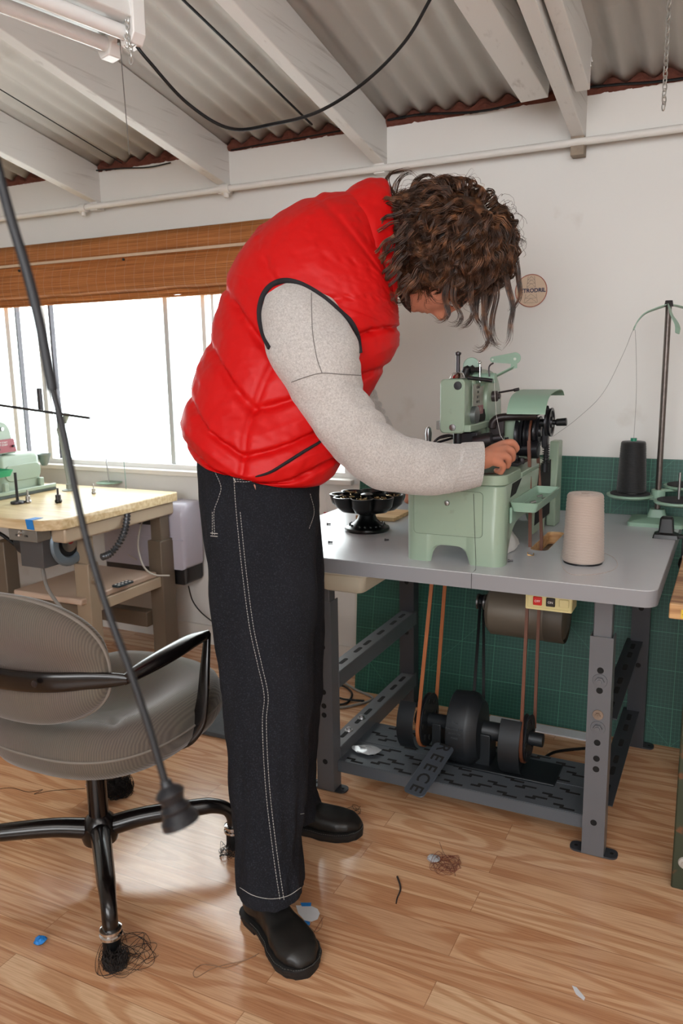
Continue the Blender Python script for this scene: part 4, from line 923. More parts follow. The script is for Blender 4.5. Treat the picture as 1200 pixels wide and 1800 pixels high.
cord('black_cord', 'thick black cord entering the frame behind the motor switch', [W(-20, 930, y=2.3), W(0, 938, y=2.3), W(20, 952, y=2.32), W(45, 972, y=2.35)], .008, M_black)
# remote control
rc = thing('remote_control', 'small dark remote control with pale round buttons on the desk lower shelf', 'remote control', W(216, 1028, z=.413))
c = W(216, 1028, z=.413); d_ = (W(235, 1021, z=.413)-W(197, 1034, z=.413)).normalized(); s_ = Z.cross(d_)
b = B(); b.prism(rr(.095, .04, .008, 5), c, d_, s_, .008); b.build('body', mat('remote_dark', '#2d3a40', .4), rc, bevel=.001)
for i in range(4):
    for j in range(2): p = c+d_*(-.032+.021*i)+s_*(-.009+.018*j)+V((0, 0, .008)); B().cyl(p, p+V((0, 0, .0015)), .005, n=14).build('button', M_white, rc)
# knobs / bobbin parts on the desk
def knob(px, py, lab, s, dark):
    p = W(px, py, z=DZ); t = thing('adjustment_knob', lab, 'knob', p, 'metal knobs standing on the wooden desk')
    b = B(); b.lathe([(0, 0), (.010*s, 0), (.013*s, .004*s), (.013*s, .01*s), (.011*s, .013*s), (0, .013*s)], p, Z, 20); b.build('base', M_blk if dark else M_steel, t)
    b = B(); b.lathe([(0, .013*s), (.010*s, .013*s), (.010*s, .03*s), (.004*s, .032*s), (.004*s, .055*s), (0, .055*s)], p, Z, 20); b.build('stem', M_darksteel if dark else M_steel, t)
knob(50, 884, 'metal knob with black cap behind the blue tape on the desk', 1.0, False)
knob(103, 884, 'metal knob with a black ring on the desk, right of the blue tape', 1.15, True)
knob(165, 868, 'small pale metal knob standing beyond the black ringed one on the desk', .8, False)
# thread guide post with horizontal rod
tg = thing('thread_guide_post', 'grey post with a jointed bracket holding a long horizontal rod on the desk', 'post', W(123, 864, z=DZ))
gp_ = W(123, 862, z=DZ); gy = gp_.y
M_post = mat('post_grey', '#8f958d', .4, .2)
b = B(); b.lathe([(0, 0), (.034, 0), (.036, .004), (.02, .008), (.016, .01), (.016, .03), (.010, .032), (0, .032)], gp_, Z, 28); b.build('base', M_post, tg)
topq = W(106, 745, y=gy); b = B(); b.tube([gp_+V((0, 0, .02)), W(113, 800, y=gy), topq], [.0095, .011, .012], 14); b.tube([W(113, 800, y=gy), W(109, 775, y=gy), W(106, 755, y=gy), W(110, 735, y=gy)], [.012, .014, .022, .012], 16, flat=.6); b.build('jointed_post', M_post, tg)
b = B(); b.cyl(W(107, 762, y=gy-.03), W(107, 762, y=gy), .008, n=14); b.cyl(W(112, 742, y=gy), W(118, 727, y=gy), .014, n=14); b.build('clamp', M_post, tg)
b = B(); b.cyl(W(-30, 708, y=gy-.12), W(158, 735, y=gy), .006, n=12); b.build('horizontal_rod', M_darksteel, tg)
cord('thread_line', 'pale thread slanting from the rod end down behind the desk', [W(158, 736, y=gy+.005), W(190, 775, y=gy+.2), W(212, 800, y=gy+.35)], .0006, M_thr, cat='thread')
# spool disc with pin, and tall hooked wire guide
sd_ = thing('spool_holder', 'small green disc with an upright pin near the window end of the desk', 'spool holder', W(192, 850, z=DZ))
c = W(192, 850, z=DZ); b = B(); b.lathe([(0, 0), (.045, 0), (.062, .004), (.062, .008), (0, .008)], c, Z, 36); b.build('disc', M_greenl, sd_)
b = B(); b.cyl(c+V((0, 0, .008)), c+V((-.01, 0, .125)), .003, n=10); b.build('pin', M_steel, sd_)
pts = [V((W(221, 850, y=2.84).x, 2.84, DZ)), W(220, 838, y=2.84), W(213, 760, y=2.84), W(205, 700, y=2.84), W(199, 640, y=2.84), W(196, 639, y=2.84), W(180, 652, y=2.84), W(177, 658, y=2.84), W(182, 661, y=2.84), W(187, 655, y=2.84)]
o = B().tube(smoothcurve(pts, 5), .0016, 6).build('wire_guide', mat('wire_teal', '#6d8f8b', .4, .4), None); tag(o, 'tall thin wire thread guide with a hooked top standing before the window', 'wire guide')
# button sewing machine
BM = thing('button_sewing_machine', 'pale green button sewing machine with red nameplate on the wooden desk', 'sewing machine', W(40, 870, z=DZ))
M_pg = mat('pale_green', '#93a391', .35, var=.05, coat=.2)
P = lambda px, py, yy: W(px, py, y=yy)
fl = W(0, 878, z=DZ)
xs, xw, y0, y1, z0, z1 = -2.85, -3.17, 2.42, 2.66, DZ+.03, .945
b = B(); b.loft([[V((p[0], p[1], z)) for p in rr(xs-xw-e, y1-y0-e, .03, 6, (xs+xw)/2, (y0+y1)/2)] for z, e in ((z0, 0), (z1-.022, .0), (z1-.006, .010), (z1, .03))]); b.build('gear_case', M_pg, BM, ang=50)
b = B(); b.prism(rr(.20, .072, .03, 6, (y0+y1)/2+.01, .865), (xs-.001, 0, 0), Y, Z, .006); b.build('side_panel', M_pg, BM, bevel=.004)
b = B(); b.box((xw, 2.36, DZ+.001), (xs+.02, 2.72, DZ+.014)); b.build('bed_plate', mat('bed_dark', '#3d4543', .4, .2), BM, bevel=.002)
b = B(); b.box((xs+.004, 2.38, DZ+.014), (xs+.022, 2.72, DZ+.032))
for yy in (2.44, 2.64): b.box((xs+.002, yy-.012, DZ+.014), (xs+.018, yy+.012, DZ+.068))
b.build('hinge_bar', M_pg, BM, bevel=.004)
hx = -2.872
hp = smoothcurve([V((2.20, 1.095, 0)), V((2.30, 1.098, 0)), V((2.42, 1.098, 0)), V((2.49, 1.09, 0)), V((2.518, 1.06, 0)), V((2.527, 1.02, 0)), V((2.545, .95, 0))], 4)
hp = [(p.x, p.y) for p in hp] + [(2.20, .95)]
b = B(); b.prism(hp[::-1], (hx-.07, 0, 0), Y, Z, .07); b.build('head', M_pg, BM, bevel=.006)
b = B(); b.prism([(2.20, .955), (2.541, .958), (2.53, 1.016), (2.20, 1.012)], (hx, 0, 0), Y, Z, .006); rp = b.build('red_plate', mat('plate_red', '#96414c', .4, var=.05), BM)
for k in range(2): text('DO NOT START', .011, (hx+.0065, 2.455, 1.002-.011*k), Y, Z, M_white, 'lettering', rp, depth=.0003)
for yy, zz in ((2.44, .975), (2.52, .983)): B().cyl((hx+.006, yy, zz), (hx+.018, yy, zz), .005, n=12).build('set_screw', M_darksteel, BM)
B().cyl((hx, 2.47, 1.062), (hx+.012, 2.47, 1.062), .008, n=16).build('head_screw', M_steel, BM)
b = B(); b.cyl((-2.90, 2.44, z1), (-2.90, 2.44, z1+.03), .006, n=12); b.ball((-2.90, 2.44, z1+.03), .015, 14, 8, (1, 1, .5)); b.box((-2.97, 2.38, z1), (-2.88, 2.47, z1+.006)); b.build('clamp_screw', M_darksteel, BM)
b = B(); c = V((-2.90, 2.725, .925)); b.lathe([(.012, -.055), (.018, -.045), (.034, .0), (.036, .0), (.032, -.002), (.016, -.043), (0, -.048)], c, Z, 28, cap=False); b.box((-3.0, 2.66, .90), (-2.9, 2.72, .915)); b.build('oil_cup', mat('cup_grey', '#7d8683', .3, .5), BM)
# green button tray in front of the machine
gt = thing('button_tray', 'bright green plastic tray on a black post at the left edge of the desk', 'tray', P(10, 860, 2.33))
a0 = P(-80, 826, 2.25); a1 = P(-8, 842, 2.25)
b = B(); b.loft([[V((p[0], p[1], z)) for p in rr(a1.x-a0.x-e, .12-e, .012, 4, (a0.x+a1.x)/2, 2.29)] for z, e in ((a1.z, .02), (a0.z, 0), (a0.z, .008), (a1.z+.006, .028))]); b.build('tray', mat('tray_green', '#1f9c6c', .35), gt)
c = W(18, 884, z=DZ); b = B(); b.cyl(V((a1.x-.02, c.y, DZ+.01)), V((a1.x-.02, c.y, a1.z+.01)), .006, n=12); b.build('post', M_blk, gt)
b = B(); b.lathe([(0, 0), (.028, 0), (.03, .004), (.028, .010), (.012, .014), (0, .014)], V((a1.x-.02, c.y, DZ)), Z, 24); b.build('foot', M_darksteel, gt)
c = W(2, 872, z=DZ); b = B(); b.lathe([(0, 0), (.02, 0), (.02, .03), (.016, .034), (.016, .05), (0, .05)], c+V((-.02, -.02, 0)), Z, 20); tag(b.build('oil_jar', mat('jar_dark', '#3a4442', .4), None), 'small dark round jar on the desk below the green tray', 'jar')
# ------------------------------------------------------------ wall heater / cooler behind the desk
AC = thing('air_purifier', 'white and black rounded appliance standing against the wall beneath the window sill', 'appliance', (-2.3, 2.9, .3))
M_lil = mat('lilac_plastic', '#b4b0bd', .3, var=.03, coat=.2); M_acb = mat('appliance_black', '#1c1a1c', .35)
xa, xb = W(190, 950, y=2.88).x, W(338, 950, y=2.88).x; zt2 = W(330, 885, y=2.88).z; zb2 = W(330, 1025, y=2.9).z; zm = W(320, 998, y=2.88).z
def acp(x0, x1, z0, z1, y0, y1, r, nm, m_):
    # cross-section in Y-Z with rounded top front, lofted in X with softened ends
    def ring(x, e): 
        pts = []
        pts += [(y1, z0+e), (y0+e, z0+e)]
        for k in range(9): a = pi/2*k/8; pts.append((y0+e+r-r*cos(a), z1-e-r+r*sin(a)))
        pts += [(y1, z1-e)]
        return [V((x, p[0], p[1])) for p in pts]
    b = B(); b.loft([ring(x0, .02), ring(x0+.008, .006), ring(x0+.02, 0), ring(x1-.02, 0), ring(x1-.008, .006), ring(x1, .02)]); return b.build(nm, m_, AC, ang=35)
acp(xa, xb-.015, zm, zt2, 2.84, 2.975, .06, 'shell', M_lil); acp(xa-.02, xb-.028, zb2, zt2-.02, 2.865, 2.985, .05, 'rear_body', M_acb)
c = P(245, 905, 2.85); b = B(); b.prism(rr(.15, .07, .03, 6, W(250, 905, y=2.84).x, zt2-.07), (0, 2.8395, 0), X, Z, .002); b.build('dark_vent', M_acb, AC)
for xx in (W(235, 900, y=2.84).x-.09, W(290, 900, y=2.84).x): B().box((xx-.004, 2.845, zt2-.01), (xx+.004, 2.97, zt2+.004)).build('top_rib', M_lil, AC, bevel=.002)
b = B(); b.box((xa+.05, 2.836, zm+.14), (xb-.016, 2.84, zm+.144)); b.build('panel_seam', M_lil, AC)
cord('black_cord', 'thin black power cord hanging down the wall behind the standing person', [P(331, 1030, 2.93), P(338, 1055, 2.95), P(352, 1075, 2.97), P(372, 1092, 2.98), P(395, 1110, 2.98)], .003, M_black)
# ------------------------------------------------------------ swivel armchair
M_frame = mat('chair_frame', '#0d0909', .24, .0, var=.15, vscale=20, coat=.15)
def m_cord_fab():
    m, nt, b = nodes('ribbed_upholstery'); L = nt.links.new; t = N(nt, 'TexCoord')
    w = N(nt, 'TexWave', wave_type='BANDS', bands_direction='X'); w.inputs['Scale'].default_value = 62; w.inputs['Distortion'].default_value = .6; w.inputs['Detail'].default_value = 1; w.inputs['Detail Scale'].default_value = 2
    mp_ = N(nt, 'Mapping'); mp_.inputs['Rotation'].default_value = (0, 0, radians(-1.4)); L(t.outputs['Object'], mp_.inputs[0]); L(mp_.outputs[0], w.inputs['Vector'])
    c = N(nt, 'Mix', data_type='RGBA'); c.inputs['A'].default_value = lin('#5b534b'); c.inputs['B'].default_value = lin('#6c6258'); L(w.outputs['Fac'], c.inputs['Factor'])
    n1 = N(nt, 'TexNoise', _Scale=5.0, _Detail=3.0); L(t.outputs['Object'], n1.inputs['Vector']); c2 = N(nt, 'Mix', data_type='RGBA', blend_type='MULTIPLY'); c2.inputs['Factor'].default_value = .25
    L(c.outputs['Result'], c2.inputs['A']); L(n1.outputs['Color'], c2.inputs['B']); L(c2.outputs['Result'], b.inputs['Base Color'])
    b.inputs['Roughness'].default_value = .9; b.inputs['Sheen Weight'].default_value = .35; b.inputs['Sheen Roughness'].default_value = .4
    bp = N(nt, 'Bump'); bp.inputs['Strength'].default_value = .4; bp.inputs['Distance'].default_value = .001; L(w.outputs['Fac'], bp.inputs['Height']); L(bp.outputs['Normal'], b.inputs['Normal']); return m
M_uph = m_cord_fab(); M_pipe = mat('cushion_piping', '#7b736b', .9)
HB = V((-1.449, 1.444, 0))
CH = thing('swivel_armchair', 'swivel armchair with grey ribbed cushions and dark brown metal arms and base', 'chair', HB)
# seat frame directions
band = W(215, 1196, z=.655); tip = W(369, 1116, z=.645)
fw = V((-.024, .9997, 0)).normalized(); sdv = V((fw.y, -fw.x, 0))
def CP(a, s, z): return HB + fw*a + sdv*s + V((0, 0, z))
# base: four legs
lf = V((-1.166, 1.171, 0))-HB; lr = V((-1.181, 1.655, 0))-HB
bd = [lf.normalized(), lr.normalized(), -lf.normalized(), -lr.normalized()]
b = B(); b.lathe([(0, .075), (.045, .08), (.05, .1), (.04, .14), (.026, .155), (.025, .34), (0, .34)], HB, Z, 32); b.build('column', M_frame, CH)
for i, d_ in enumerate(bd):
    ln_ = .352; pts = [HB+d_*.03+V((0, 0, .115)), HB+d_*.12+V((0, 0, .13)), HB+d_*.26+V((0, 0, .135)), HB+d_*(ln_-.05)+V((0, 0, .133)), HB+d_*(ln_-.015)+V((0, 0, .118)), HB+d_*ln_+V((0, 0, .09)), HB+d_*ln_+V((0, 0, .058))]
    pts = smoothcurve(pts, 6); n_ = len(pts); b = B(); b.tube(pts, [.027-.009*min(1, k/n_*1.6) for k in range(n_)], 18, flat=1.0); lg = b.build('leg', M_frame, CH, ang=60)
    c = HB+d_*ln_
    b = B(); b.lathe([(.019, .048), (.026, .050), (.026, .056), (.020, .060), (.020, .062), (.025, .064), (.025, .069), (.019, .071)], c, Z, 28); b.build('chrome_collar', M_chrome, lg)
    b = B(); b.lathe([(0, 0), (.018, 0), (.021, .01), (.020, .05), (0, .05)], c, Z, 24); b.build('glide', M_black, lg)
# seat cushion: squircle with bulging edge, dished middle, piping
def sq(a, n=3.0):
    c, s = cos(a), sin(a); return (abs(c)**(2/n)*(1 if c > 0 else -1), abs(s)**(2/n)*(1 if s > 0 else -1))
SA, SS, SZ = .285, .27, .425
b = B(); rings = []; NA = 96
prof = [(0, -.045), (.5, -.058), (.8, -.062), (.93, -.052), (.985, -.03), (1.0, -.004), (.992, .018), (.955, .040), (.88, .054), (.76, .056), (.6, .040), (.42, .016), (.25, -.002), (.12, -.008), (0, -.01)]
off = .075
for r_, z_ in prof:
    rg = []
    for j in range(NA):
        a = 2*pi*j/NA; x_, y_ = sq(a, 2.7); fold = .0
        if z_ > 0:
            fold = -.035*exp(-((((a-radians(225)+pi) % (2*pi))-pi)/.13)**2)*max(0, 1-abs(r_-.55)/.5) - .02*exp(-((((a-radians(135)+pi) % (2*pi))-pi)/.13)**2)*max(0, 1-abs(r_-.55)/.5) - .015*exp(-((((a-radians(315)+pi) % (2*pi))-pi)/.16)**2)*max(0, 1-abs(r_-.55)/.5)
        rg.append(CP(off+SA*r_*x_, SS*r_*y_, SZ+z_*1.12+fold))
    rings.append(rg)
b.loft(rings, cap=False); seat = b.build('seat_cushion', M_uph, CH, ang=80)
b = B(); b.tube([CP(off+SA*1.0*sq(2*pi*j/NA, 2.7)[0], SS*1.0*sq(2*pi*j/NA, 2.7)[1], SZ-.004) for j in range(NA)], .0035, 6, closed=True); b.build('seat_piping', M_pipe, seat)
b = B(); b.lathe([(0, .33), (.09, .33), (.14, .36), (.15, .375), (0, .375)], HB+fw*.08, Z, 32); b.build('seat_plate', M_frame, CH)
# back cushion: tall oval, centre pinched by the frame band
bc = CP(-.225, -.01, .668); BW, BH, BT = .255, .156, .055
u_ = sdv; v_ = (Z*1.0 - fw*.12).normalized(); w_ = u_.cross(v_)
b = B(); rings = []
for i in range(33):
    ph = -pi/2+pi*i/32; rg = []
    for j in range(NA):
        a = 2*pi*j/NA; x_, y_ = sq(a, 2.35); c_ = cos(ph); cc = abs(c_)**.55
        py = y_*BH*cc; pinch = exp(-(py/.045)**2)
        th = BT*(1 if ph > 0 else -1)*abs(sin(ph))**.75*(1-.42*pinch)
        px_ = x_*BW*cc
        rg.append(bc+u_*px_+v_*py+w_*(th)+fw*(.55*px_*px_))
    rings.append(rg)
b.loft(rings, cap=False); bk = b.build('back_cushion', M_uph, CH, ang=80)
b = B(); b.tube([bc+u_*(sq(2*pi*j/NA, 2.35)[0]*BW*1.005)+v_*(sq(2*pi*j/NA, 2.35)[1]*BH*1.005)+fw*(.55*(sq(2*pi*j/NA, 2.35)[0]*BW)**2) for j in range(NA)], .004, 6, closed=True); b.build('back_piping', M_pipe, bk)
# frame: band round the back, armrests, front posts
def flat(b, pts, ws, hs, up=Z, n=14):
    R = []
    for i, p in enumerate(pts):
        t = (pts[min(i+1, len(pts)-1)]-pts[max(i-1, 0)]).normalized(); s = t.cross(up).normalized(); u2 = s.cross(t)
        w1 = ws[i] if hasattr(ws, '__len__') else ws; h1 = hs[i] if hasattr(hs, '__len__') else hs
        R.append([p + s*(w1/2*cos(2*pi*j/n)) + u2*(h1/2*(abs(sin(2*pi*j/n))**.7)*(1 if sin(2*pi*j/n) > 0 else -1)) for j in range(n)])
    b.loft(R)
zb = .645
pts = smoothcurve([CP(-.18, -.285, zb+.0), CP(-.215, -.22, zb), CP(-.262, -.12, zb-.002), CP(-.278, 0, zb-.004), CP(-.262, .12, zb-.002), CP(-.215, .22, zb), CP(-.18, .285, zb)], 8)
n_ = len(pts); b = B(); flat(b, pts, .014, [.02+.03*sin(pi*i/(n_-1))**.6 for i in range(n_)]); b.build('back_band', M_frame, CH, ang=60)
for s in (-.09, .09): B().lathe([(0, 0), (.008, 0), (.007, .003), (0, .004)], CP(-.282, s*1.3, zb+.002), -fw, 16).build('band_screw', M_darksteel, CH)
rel = tip-HB; ta = rel.dot(fw); tsd = rel.dot(sdv)
for sg_ in (1, -1):
    pts = smoothcurve([CP(-.185, sg_*.282, zb), CP(-.12, sg_*.284, zb+.004), CP(-.03, sg_*.288, zb+.008), CP(ta-.07, sg_*.285, zb+.008), CP(ta, sg_*.282, zb+.0)], 7); n_ = len(pts)
    b = B(); flat(b, pts, [.016+.03*sin(pi*min(1, (i/(n_-1))*1.05))**.7 for i in range(n_)], [.024+.012*sin(pi*i/(n_-1)) for i in range(n_)]); b.build('armrest', M_frame, CH, ang=60)
    pts = smoothcurve([CP(ta+.002, sg_*.28, zb+.004), CP(ta-.02, sg_*.283, zb-.08), CP(ta-.04, sg_*.283, zb-.17), CP(ta-.055, sg_*.27, zb-.232), CP(ta-.07, sg_*.22, zb-.275), CP(ta-.08, sg_*.08, zb-.29)], 7); n_ = len(pts)
    b = B(); flat(b, pts, [.018+.024*min(1, i/(n_*.5)) for i in range(n_)], .014, up=fw); b.build('arm_post', M_frame, CH, ang=60)
# ------------------------------------------------------------ blind, pipe, ceiling lamp, cables, chains
RB = thing('roman_blind', 'brown bamboo roman blind drawn up at the top of the window', 'blind', (-3.0, 2.9, 1.65))
def bl(pts, nm, th=.002, x0=-4.75, x1=-1.40, wob=.0):
    b = B(); n = 60; R1 = []
    for y, z in pts: R1.append([V((x0+(x1-x0)*i/n, y+.004*noise.noise(V((i*.35, z*9, 2))), z+wob*noise.noise(V((i*.3, 0, 5))))) for i in range(n+1)])
    k = n+1; b.v = [p for r in R1 for p in r]; b.f = [(i*k+j, i*k+j+1, (i+1)*k+j+1, (i+1)*k+j) for i in range(len(pts)-1) for j in range(n)]
    o = b.build(nm, M_blind, RB); sd = o.modifiers.new('s', 'SOLIDIFY'); sd.thickness = th; return o
zr = W(300, 401, y=2.93).z
B().box((-4.75, 2.93, zr-.100), (-1.40, 2.934, zr-.088)).build('slit_light_strip', mat('slit_light_strip', '#cbb196', .5, var=.1, vscale=60), RB)  # pale colour imitates daylight showing through the gap in the blind
bl([(2.955, zr), (2.945, zr-.03), (2.94, zr-.07), (2.937, zr-.10)], 'valance')
bl([(2.957, zr-.09), (2.935, zr-.105), (2.915, zr-.15), (2.905, zr-.20), (2.91, zr-.245), (2.935, zr-.262)], 'front_fold', wob=.006)
bl([(2.94, zr-.24), (2.932, zr-.262), (2.938, zr-.285)], 'lower_fold', wob=.012)
b = B(); b.cyl((-4.75, 2.937, zr-.287), (-1.40, 2.937, zr-.284), .005, n=10); b.build('bottom_rod', M_blind, RB)
b = B(); b.box((-4.75, 2.958, zr-.03), (-1.40, 2.992, zr)); b.build('head_rail', M_wood, RB)
for px, py in ((217, 456), (34, 476)):
    c = W(px, py, y=2.905); B().lathe([(.002, -.002), (.006, -.002), (.006, .004), (.002, .004)], c, -Y, 14).build('cord_ring', M_blk, RB)
# conduit pipe
b = B(); p0 = W(0, 385, y=2.945); p1 = W(1199, 225, y=2.945); pz = (p0.z+p1.z)/2; b.cyl((-5.15, 2.945, p0.z+.0), (2.35, 2.945, p1.z), .0125, n=18)
PP = b.build('conduit_pipe', M_trim, None); tag(PP, 'white painted pipe running along the top of the back wall', 'pipe')
for px, py in ((146, 366), (397, 332)):
    q = W(px, py, y=2.945); b = B(); b.cyl(q+V((-.02, 0, 0)), q+V((.02, 0, 0)), .019, n=20); b.cyl(q+V((0, 0, -.035)), q, .011, n=14)
    tag(b.build('pipe_clamp', M_trim, None, bevel=.002), 'white clamp on the wall pipe below the '+('leftmost visible rafter end' if px < 200 else 'second rafter end from the left'), 'clamp', 'clamps on the wall pipe')
# fluorescent lamp, upper left
FL = thing('fluorescent_lamp', 'white twin-tube fluorescent lamp hanging on chains at the upper left', 'ceiling lamp', W(100, 30, d=2.0))
e_ = W(222, 50, d=1.9); e2 = W(-90, -75, d=1.62)
ax_ = (e2-e_).normalized(); sx_ = ax_.cross(Z).normalized(); ux_ = sx_.cross(ax_)
def FP(a, s, u): return e_+ax_*a+sx_*s+ux_*u
LL = 1.2
def sgn(p): return p
b = B()
prof = [(-.075, -.005), (-.06, .045), (.06, .045), (.075, -.005), (.045, -.012), (0, -.004), (-.045, -.012)]
b.loft([[FP(a, s, u) for s, u in prof] for a in (0, LL)]); b.build('housing', M_white, FL, bevel=.003)
for s in (-.045, .045):
    B().cyl(FP(.03, s, -.033), FP(LL-.03, s, -.033), .0165, n=24).build('tube', mat('tube_glass', '#e9eaea', .15, coat=.3), FL)
for a in (-.004, LL-.03):
    b = B(); b.loft([[FP(a+q, s, u) for s, u in ((-.085, -.04), (-.07, -.06), (-.03, -.06), (-.02, -.035), (.02, -.035), (.03, -.06), (.07, -.06), (.085, -.04), (.075, .05), (-.075, .05))] for q in (0, .034)]); b.build('end_cap', M_white, FL, bevel=.003)
def chain(name, lab, pts, pitch=.0135, r=.0013, w_=.0044):
    P_ = smoothcurve(pts, 12); seg = [0]
    for i in range(1, len(P_)): seg.append(seg[-1]+(P_[i]-P_[i-1]).length)
    b = B(); k = 0; d = 0; i = 0
    while d < seg[-1]-1e-6:
        while seg[i+1] < d: i += 1
        f = (d-seg[i])/max(1e-9, seg[i+1]-seg[i]); c = P_[i].lerp(P_[i+1], f); t = (P_[i+1]-P_[i]).normalized()
        a = t.orthogonal().normalized(); bb = t.cross(a)
        if k % 2: a = bb
        b.tube([c+t*(pitch*.72*cos(2*pi*j/10)) + a*(w_*sin(2*pi*j/10)) for j in range(10)], r, 5, closed=True); d += pitch; k += 1
    o = b.build(name, mat('zinc', '#c4c4c0', .35, .9), None); tag(o, lab, 'chain'); return o
chain('hanging_chain', 'zinc chain carrying the end of the fluorescent lamp, its slack knotted around it', [W(210, -20, d=1.88), W(216, 12, d=1.87), W(226, 22, d=1.86), W(238, 32, d=1.85), W(243, 55, d=1.85), W(236, 75, d=1.85), W(226, 82, d=1.84), W(222, 70, d=1.84), W(222, 45, d=1.84), W(218, 22, d=1.84), W(226, 20, d=1.83), W(224, 60, d=1.83), W(230, 90, d=1.83), W(230, 116, d=1.83)])
chain('hanging_chain', 'short zinc chain just left of the knotted lamp chain', [W(190, -20, d=1.9), W(193, 0, d=1.9), W(193, 12, d=1.9)])
chain('hanging_chain', 'bright zinc chain hanging alone at the upper right', [W(1178, -30, d=1.9), W(1175, 20, d=1.9), W(1171, 90, d=1.9), W(1166, 188, d=1.9)], .0155, .0016, .0054)
pc0 = W(211, 62, d=1.88); pc1 = W(227, 272, d=1.88)
b = B(); b.cyl(pc0, W(211, 78, d=1.88), .006, .007, 12); b.tube([W(211, 78, d=1.88), pc1], .0007, 5)
for k in range(70): b.ball(W(211, 78, d=1.88).lerp(pc1, k/70), .0016, 6, 4)
b.build('pull_chain', mat('bead_chain', '#77726d', .4, .7), FL)
# black cables on the ceiling
def cab(lab, pts, r=.0035, n=10): return cord('power_cable', lab, pts, r, M_black, n, 'cable')
cab('thick black cable drooping in a wide loop from the fluorescent lamp across the ceiling', [W(236, 76, d=1.86), W(262, 108, d=1.88), W(330, 182, d=1.95), W(405, 226, d=2.0), W(480, 218, d=2.05), W(560, 196, d=2.05), W(640, 145, d=2.0), W(710, 75, d=1.95), W(755, 0, d=1.9), W(790, -70, d=1.85)], .0042)
cab('straight black cable running up the roof sheet between two rafters to the wall', [Wroof(548, 219, .04), Wroof(490, 163, .035), Wroof(430, 104, .03), Wroof(322, 0, .03), Wroof(250, -70, .03)], .0042)
cab('black cable on the ledge between the second and third rafters from the left', [W(406, 264, y=2.955), W(470, 252, y=2.955), W(530, 242, y=2.955), W(598, 230, y=2.955)], .003)
cab('black cable on the ledge left of the second rafter', [W(165, 300, y=2.955), W(210, 296, y=2.955), W(260, 294, y=2.955), W(300, 286, y=2.955)], .003)
cab('black cable on the ledge sagging left of the splintered rafter', [W(681, 211, y=2.955), W(740, 201, y=2.95), W(830, 197, y=2.945), W(890, 186, y=2.94), W(950, 165, y=2.93)], .0042)
cab('black cable on the ledge at the far right of the wall', [W(1037, 153, y=2.955), W(1090, 148, y=2.955), W(1150, 144, y=2.955), W(1230, 134, y=2.955)], .0042)
cab('thin black wire crossing the roof sheet at the far left', [Wroof(214, 287, .025), Wroof(120, 230), Wroof(0, 157), Wroof(-90, 102)], .0022)
# extension cord hanging in the foreground with its plug
EC = thing('hanging_plug', 'black extension cord and plug hanging close to the camera on the left', 'extension cord', W(310, 1440, d=.72))
dd = .72
pts = smoothcurve([V((-.62, .60, 2.50)), W(-40, 140, d=.70), W(-8, 280, d=.70), W(18, 380, d=.70), W(45, 470, d=.705), W(70, 570, d=.71), W(92, 685, d=.715)], 10)
b = B(); b.tube(pts, [.0042+.0008*(i/len(pts)) for i in range(len(pts))], 12); b.build('thick_cord', mat('cord_slate', '#1a1c21', .5), EC)
pts = smoothcurve([W(92, 685, d=.715), W(112, 760, d=.717), W(132, 860, d=.72), W(155, 960, d=.72), W(190, 1075, d=.72), W(225, 1170, d=.72), W(262, 1280, d=.72), W(293, 1385, d=.72)], 10)
b = B(); b.tube(pts, [.0031+.0005*min(1, i/len(pts)) for i in range(len(pts))], 10); b.build('thin_cord', mat('cord_slate2', '#141519', .5), EC)
t_ = (W(318, 1450, d=.72)-W(290, 1375, d=.72)).normalized(); p_ = W(290, 1372, d=.72)
b = B(); L0 = (W(318, 1450, d=.72)-p_).length
b.lathe([(0, 0), (.005, 0), (.006, L0*.12), (.011, L0*.2), (.0135, L0*.3), (.011, L0*.42), (.010, L0*.5), (.014, L0*.62), (.0125, L0*.7), (.017, L0*.85), (.017, L0*.99), (0, L0)], p_, t_, 20); b.build('plug_body', mat('plug_black', '#15161b', .45), EC, ang=30)
# ------------------------------------------------------------ floor litter
def tangle(name, lab, px, py, R_, n, m_, r=.0006, hgt=.02, stuff=None, cat='thread'):
    c = W(px, py, z=0); b = B()
    for k in range(n):
        pts = []; a = random.uniform(0, 6.28); q = c+V((random.uniform(-.4, .4)*R_, random.uniform(-.4, .4)*R_, .001))
        for j in range(9):
            a += random.uniform(.3, 1.4)*(1 if k % 2 else -1); q = q+V((cos(a), sin(a), 0))*R_*.42
            if (q-c).length > R_: q = c+(q-c)*.7
            pts.append(V((q.x, q.y, .001+random.random()**2*hgt)))
        b.tube(smoothcurve(pts, 5), r, 4)
    o = b.build(name, m_, None); return tag(o, lab, cat)
M_hair = mat('black_thread_loose', '#1d1512', .8)
tangle('thread_tangle', 'loose dark thread tangle around the front chair foot', 222, 1680, .075, 14, M_hair)
tangle('thread_clump', 'dense black thread clump wrapped at the front chair foot', 203, 1694, .032, 60, M_hair, .0008, .035)
tangle('thread_clump', 'dark fuzzy thread clump on the floor behind the chair column', 205, 1393, .055, 110, M_hair, .0007, .05)
tangle('thread_tangle', 'pale brown thread tangle beside a plastic scrap in front of the table', 782, 1520, .05, 16, mat('rust_thread', '#7a4634', .8), .0006, .015)
tangle('thread_tangle', 'small thread tangle at the right foot of the chair', 402, 1500, .03, 14, M_hair, .0007, .03)
tangle('thread_tangle', 'few dark threads beside the far black boot toe', 622, 1425, .03, 4, M_hair, .0006, .01)
M_tth = mat('tan_thread', '#8b6a52', .8)
def fth(lab, pxs, m_=M_tth, r=.0008, z=.0012, zs=None): return cord('loose_thread', lab, [W(x, y, z=z+(zs or 0)) for x, y in pxs], r, m_, 6, 'thread')
